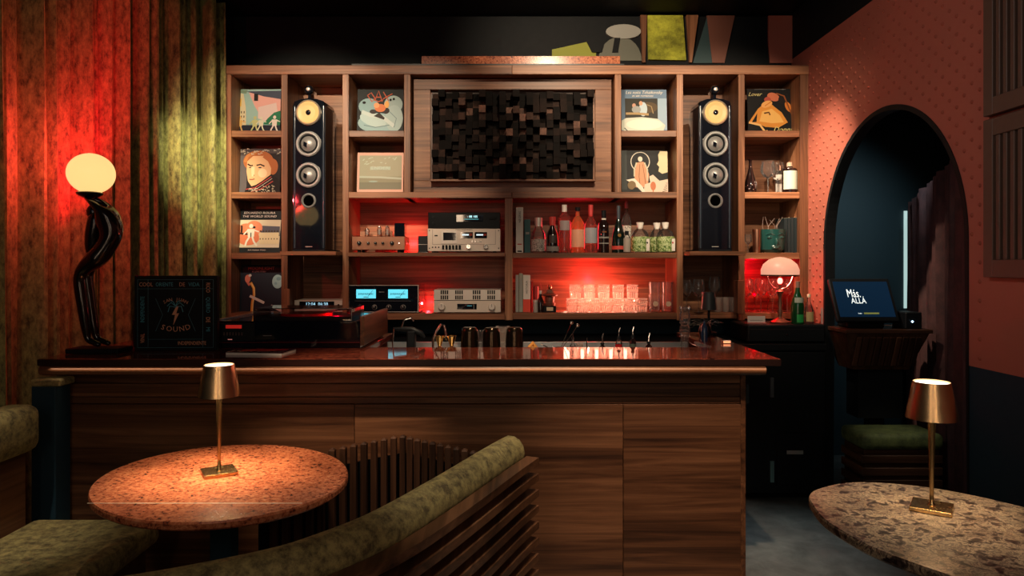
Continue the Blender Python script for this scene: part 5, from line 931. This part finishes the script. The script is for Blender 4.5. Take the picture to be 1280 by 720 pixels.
# ================================================================== ALCOVE THINGS
t = thing('padded_stool', 'low wooden stool with moss green cushion inside the arch', 'stool', (2.24, 4.09, 0)); bm = B(); box(bm, -.25, .22, -.14, .14, .395, .485, .03, seg=4); link('cushion', bm, moss, t, True)
part(t, 'base', dark_x, box, -.23, .2, -.12, .12, .0, .395, .003)
for i in range(5): part(t, 'slat', dark_x, box, -.25, .21, -.135, -.12, .04+i*.07, .085+i*.07, .003)
for i in range(5): part(t, 'slat', bar_y, box, -.25, -.235, -.12, .12, .04+i*.07, .085+i*.07, .003)
t = thing('host_stand', 'dark walnut stand with sloping sides carrying the touch screen', 'stand', (2.25, 4.25, 0)); 
part(t, 'top', dark_x, box, -.285, .23, -.155, .17, 1.045, 1.068, .003)
bm = B(); lo = [(-.20, -.06), (.14, -.06), (.14, .12), (-.20, .12)]; hi = [(-.28, -.15), (.21, -.15), (.21, .16), (-.28, .16)]
a = [bm.verts.new((x, y, .82)) for x, y in lo]; b = [bm.verts.new((x, y, 1.045)) for x, y in hi]; bm.faces.new(a[::-1]); bm.faces.new(b)
for k in range(4): bm.faces.new((a[k], a[(k+1) % 4], b[(k+1) % 4], b[k]))
link('hopper', bm, dark_z, t)
for i in range(10):
    x0 = -.255+i*.045; bm = B(); box(bm, 0, .030, 0, .008, 0, .19, .002); o = link('slat', bm, dark_z, t); o.location = (x0*.86, -.092, .845); o.rotation_euler = (math.radians(21.5), 0, 0)
part(t, 'pedestal', blackm, box, -.15, .12, -.03, .12, .52, .82); t['label'] = 'dark walnut stand with sloping sides carrying the touch screen'
part(t, 'post', blackm, box, -.0, .1, .145, .20, 0.0, 1.045)
mo = thing('touch_screen', 'tilted black touch screen monitor with lettering on blue screen', 'monitor', (2.12, 4.16, 1.068)); ta = math.radians(-27)
part(mo, 'stand', blackm, box, -.10, .12, .02, .17, 0, .075, .01)
hd = part(mo, 'housing', blacks, box, -.185, .185, 0, .028, 0, .285, .006, loc=(0, -.03, .045), rot=(ta, 0, 0))
part(hd, 'screen', mat('screen_blue', (.003, .010, .022), .2, emit=(.003, .014, .034), es=.8), box, -.165, .165, -.002, 0, .03, .262)
sm = mat('screen_white', (.8, .9, .9), .4, emit=(.8, .92, .92), es=1.0); text(hd, 'M\u00e1s.', .075, (-.055, -.004, .180), sm, sx=.62); text(hd, 'ALL\u00c1', .052, (-.035, -.004, .132), sm, sx=.75)
text(hd, 'mas', .014, (-.045, -.004, .052), sm); part(hd, 'screen_bar', mat('screen_olive', (.2, .22, .05), .4, emit=(.18, .19, .05), es=.6), box, -.02, .07, -.003, -.001, .047, .057)
t = thing('receipt_printer', 'small black receipt printer with a blue light beside the screen', 'printer', (2.385, 4.20, 1.068)); part(t, 'case', blacks, box, -.05, .05, -.07, .08, 0, .10, .006); part(t, 'blue_light', mat('blue_led', (.3, .6, 1), .4, emit=(.45, .75, 1), es=12), lathe, [(.005, -.004), (.005, 0)], 10, (-.01, -.07, .045), 'y')
bottle(1032, 1.068, [(5.5, 0), (5.6, 20), (4, 26), (2.4, 30)], 'grey glass bottle with pale cap on the stand beside screen', mat('grey_glass', (.22, .20, .19), .15), D=4.38, caps=(3, 29, 3, 34, white), group='bottle on the stand')
# shutters on the right wall
for zz0, zz1, l in ((1.40, 2.035, 'lower brown louvred wall cabinet door right of the arch'), (2.05, 2.86, 'upper brown louvred wall cabinet door right of the arch')):
    t = thing('louvred_door', l, 'cabinet door', (WX, 2.62, zz0), 0, 'louvred doors on the right wall'); h = zz1-zz0
    part(t, 'panel', mat('brown_dark', (.02, .014, .012), .6), box, -.012, -.001, -.21, .21, 0, h)
    for y0, y1 in ((-.21, -.17), (.155, .21)): part(t, 'stile', brownp, box, -.035, -.012, y0, y1, 0, h, .002)
    for z0, z1 in ((0, .07), (h-.07, h)): part(t, 'rail', brownp, box, -.035, -.012, -.17, .155, z0, z1, .002)
    for i in range(8): part(t, 'louvre', brownp, box, -.030, -.012, -.158+i*.040, -.136+i*.040, .07, h-.07, .002)
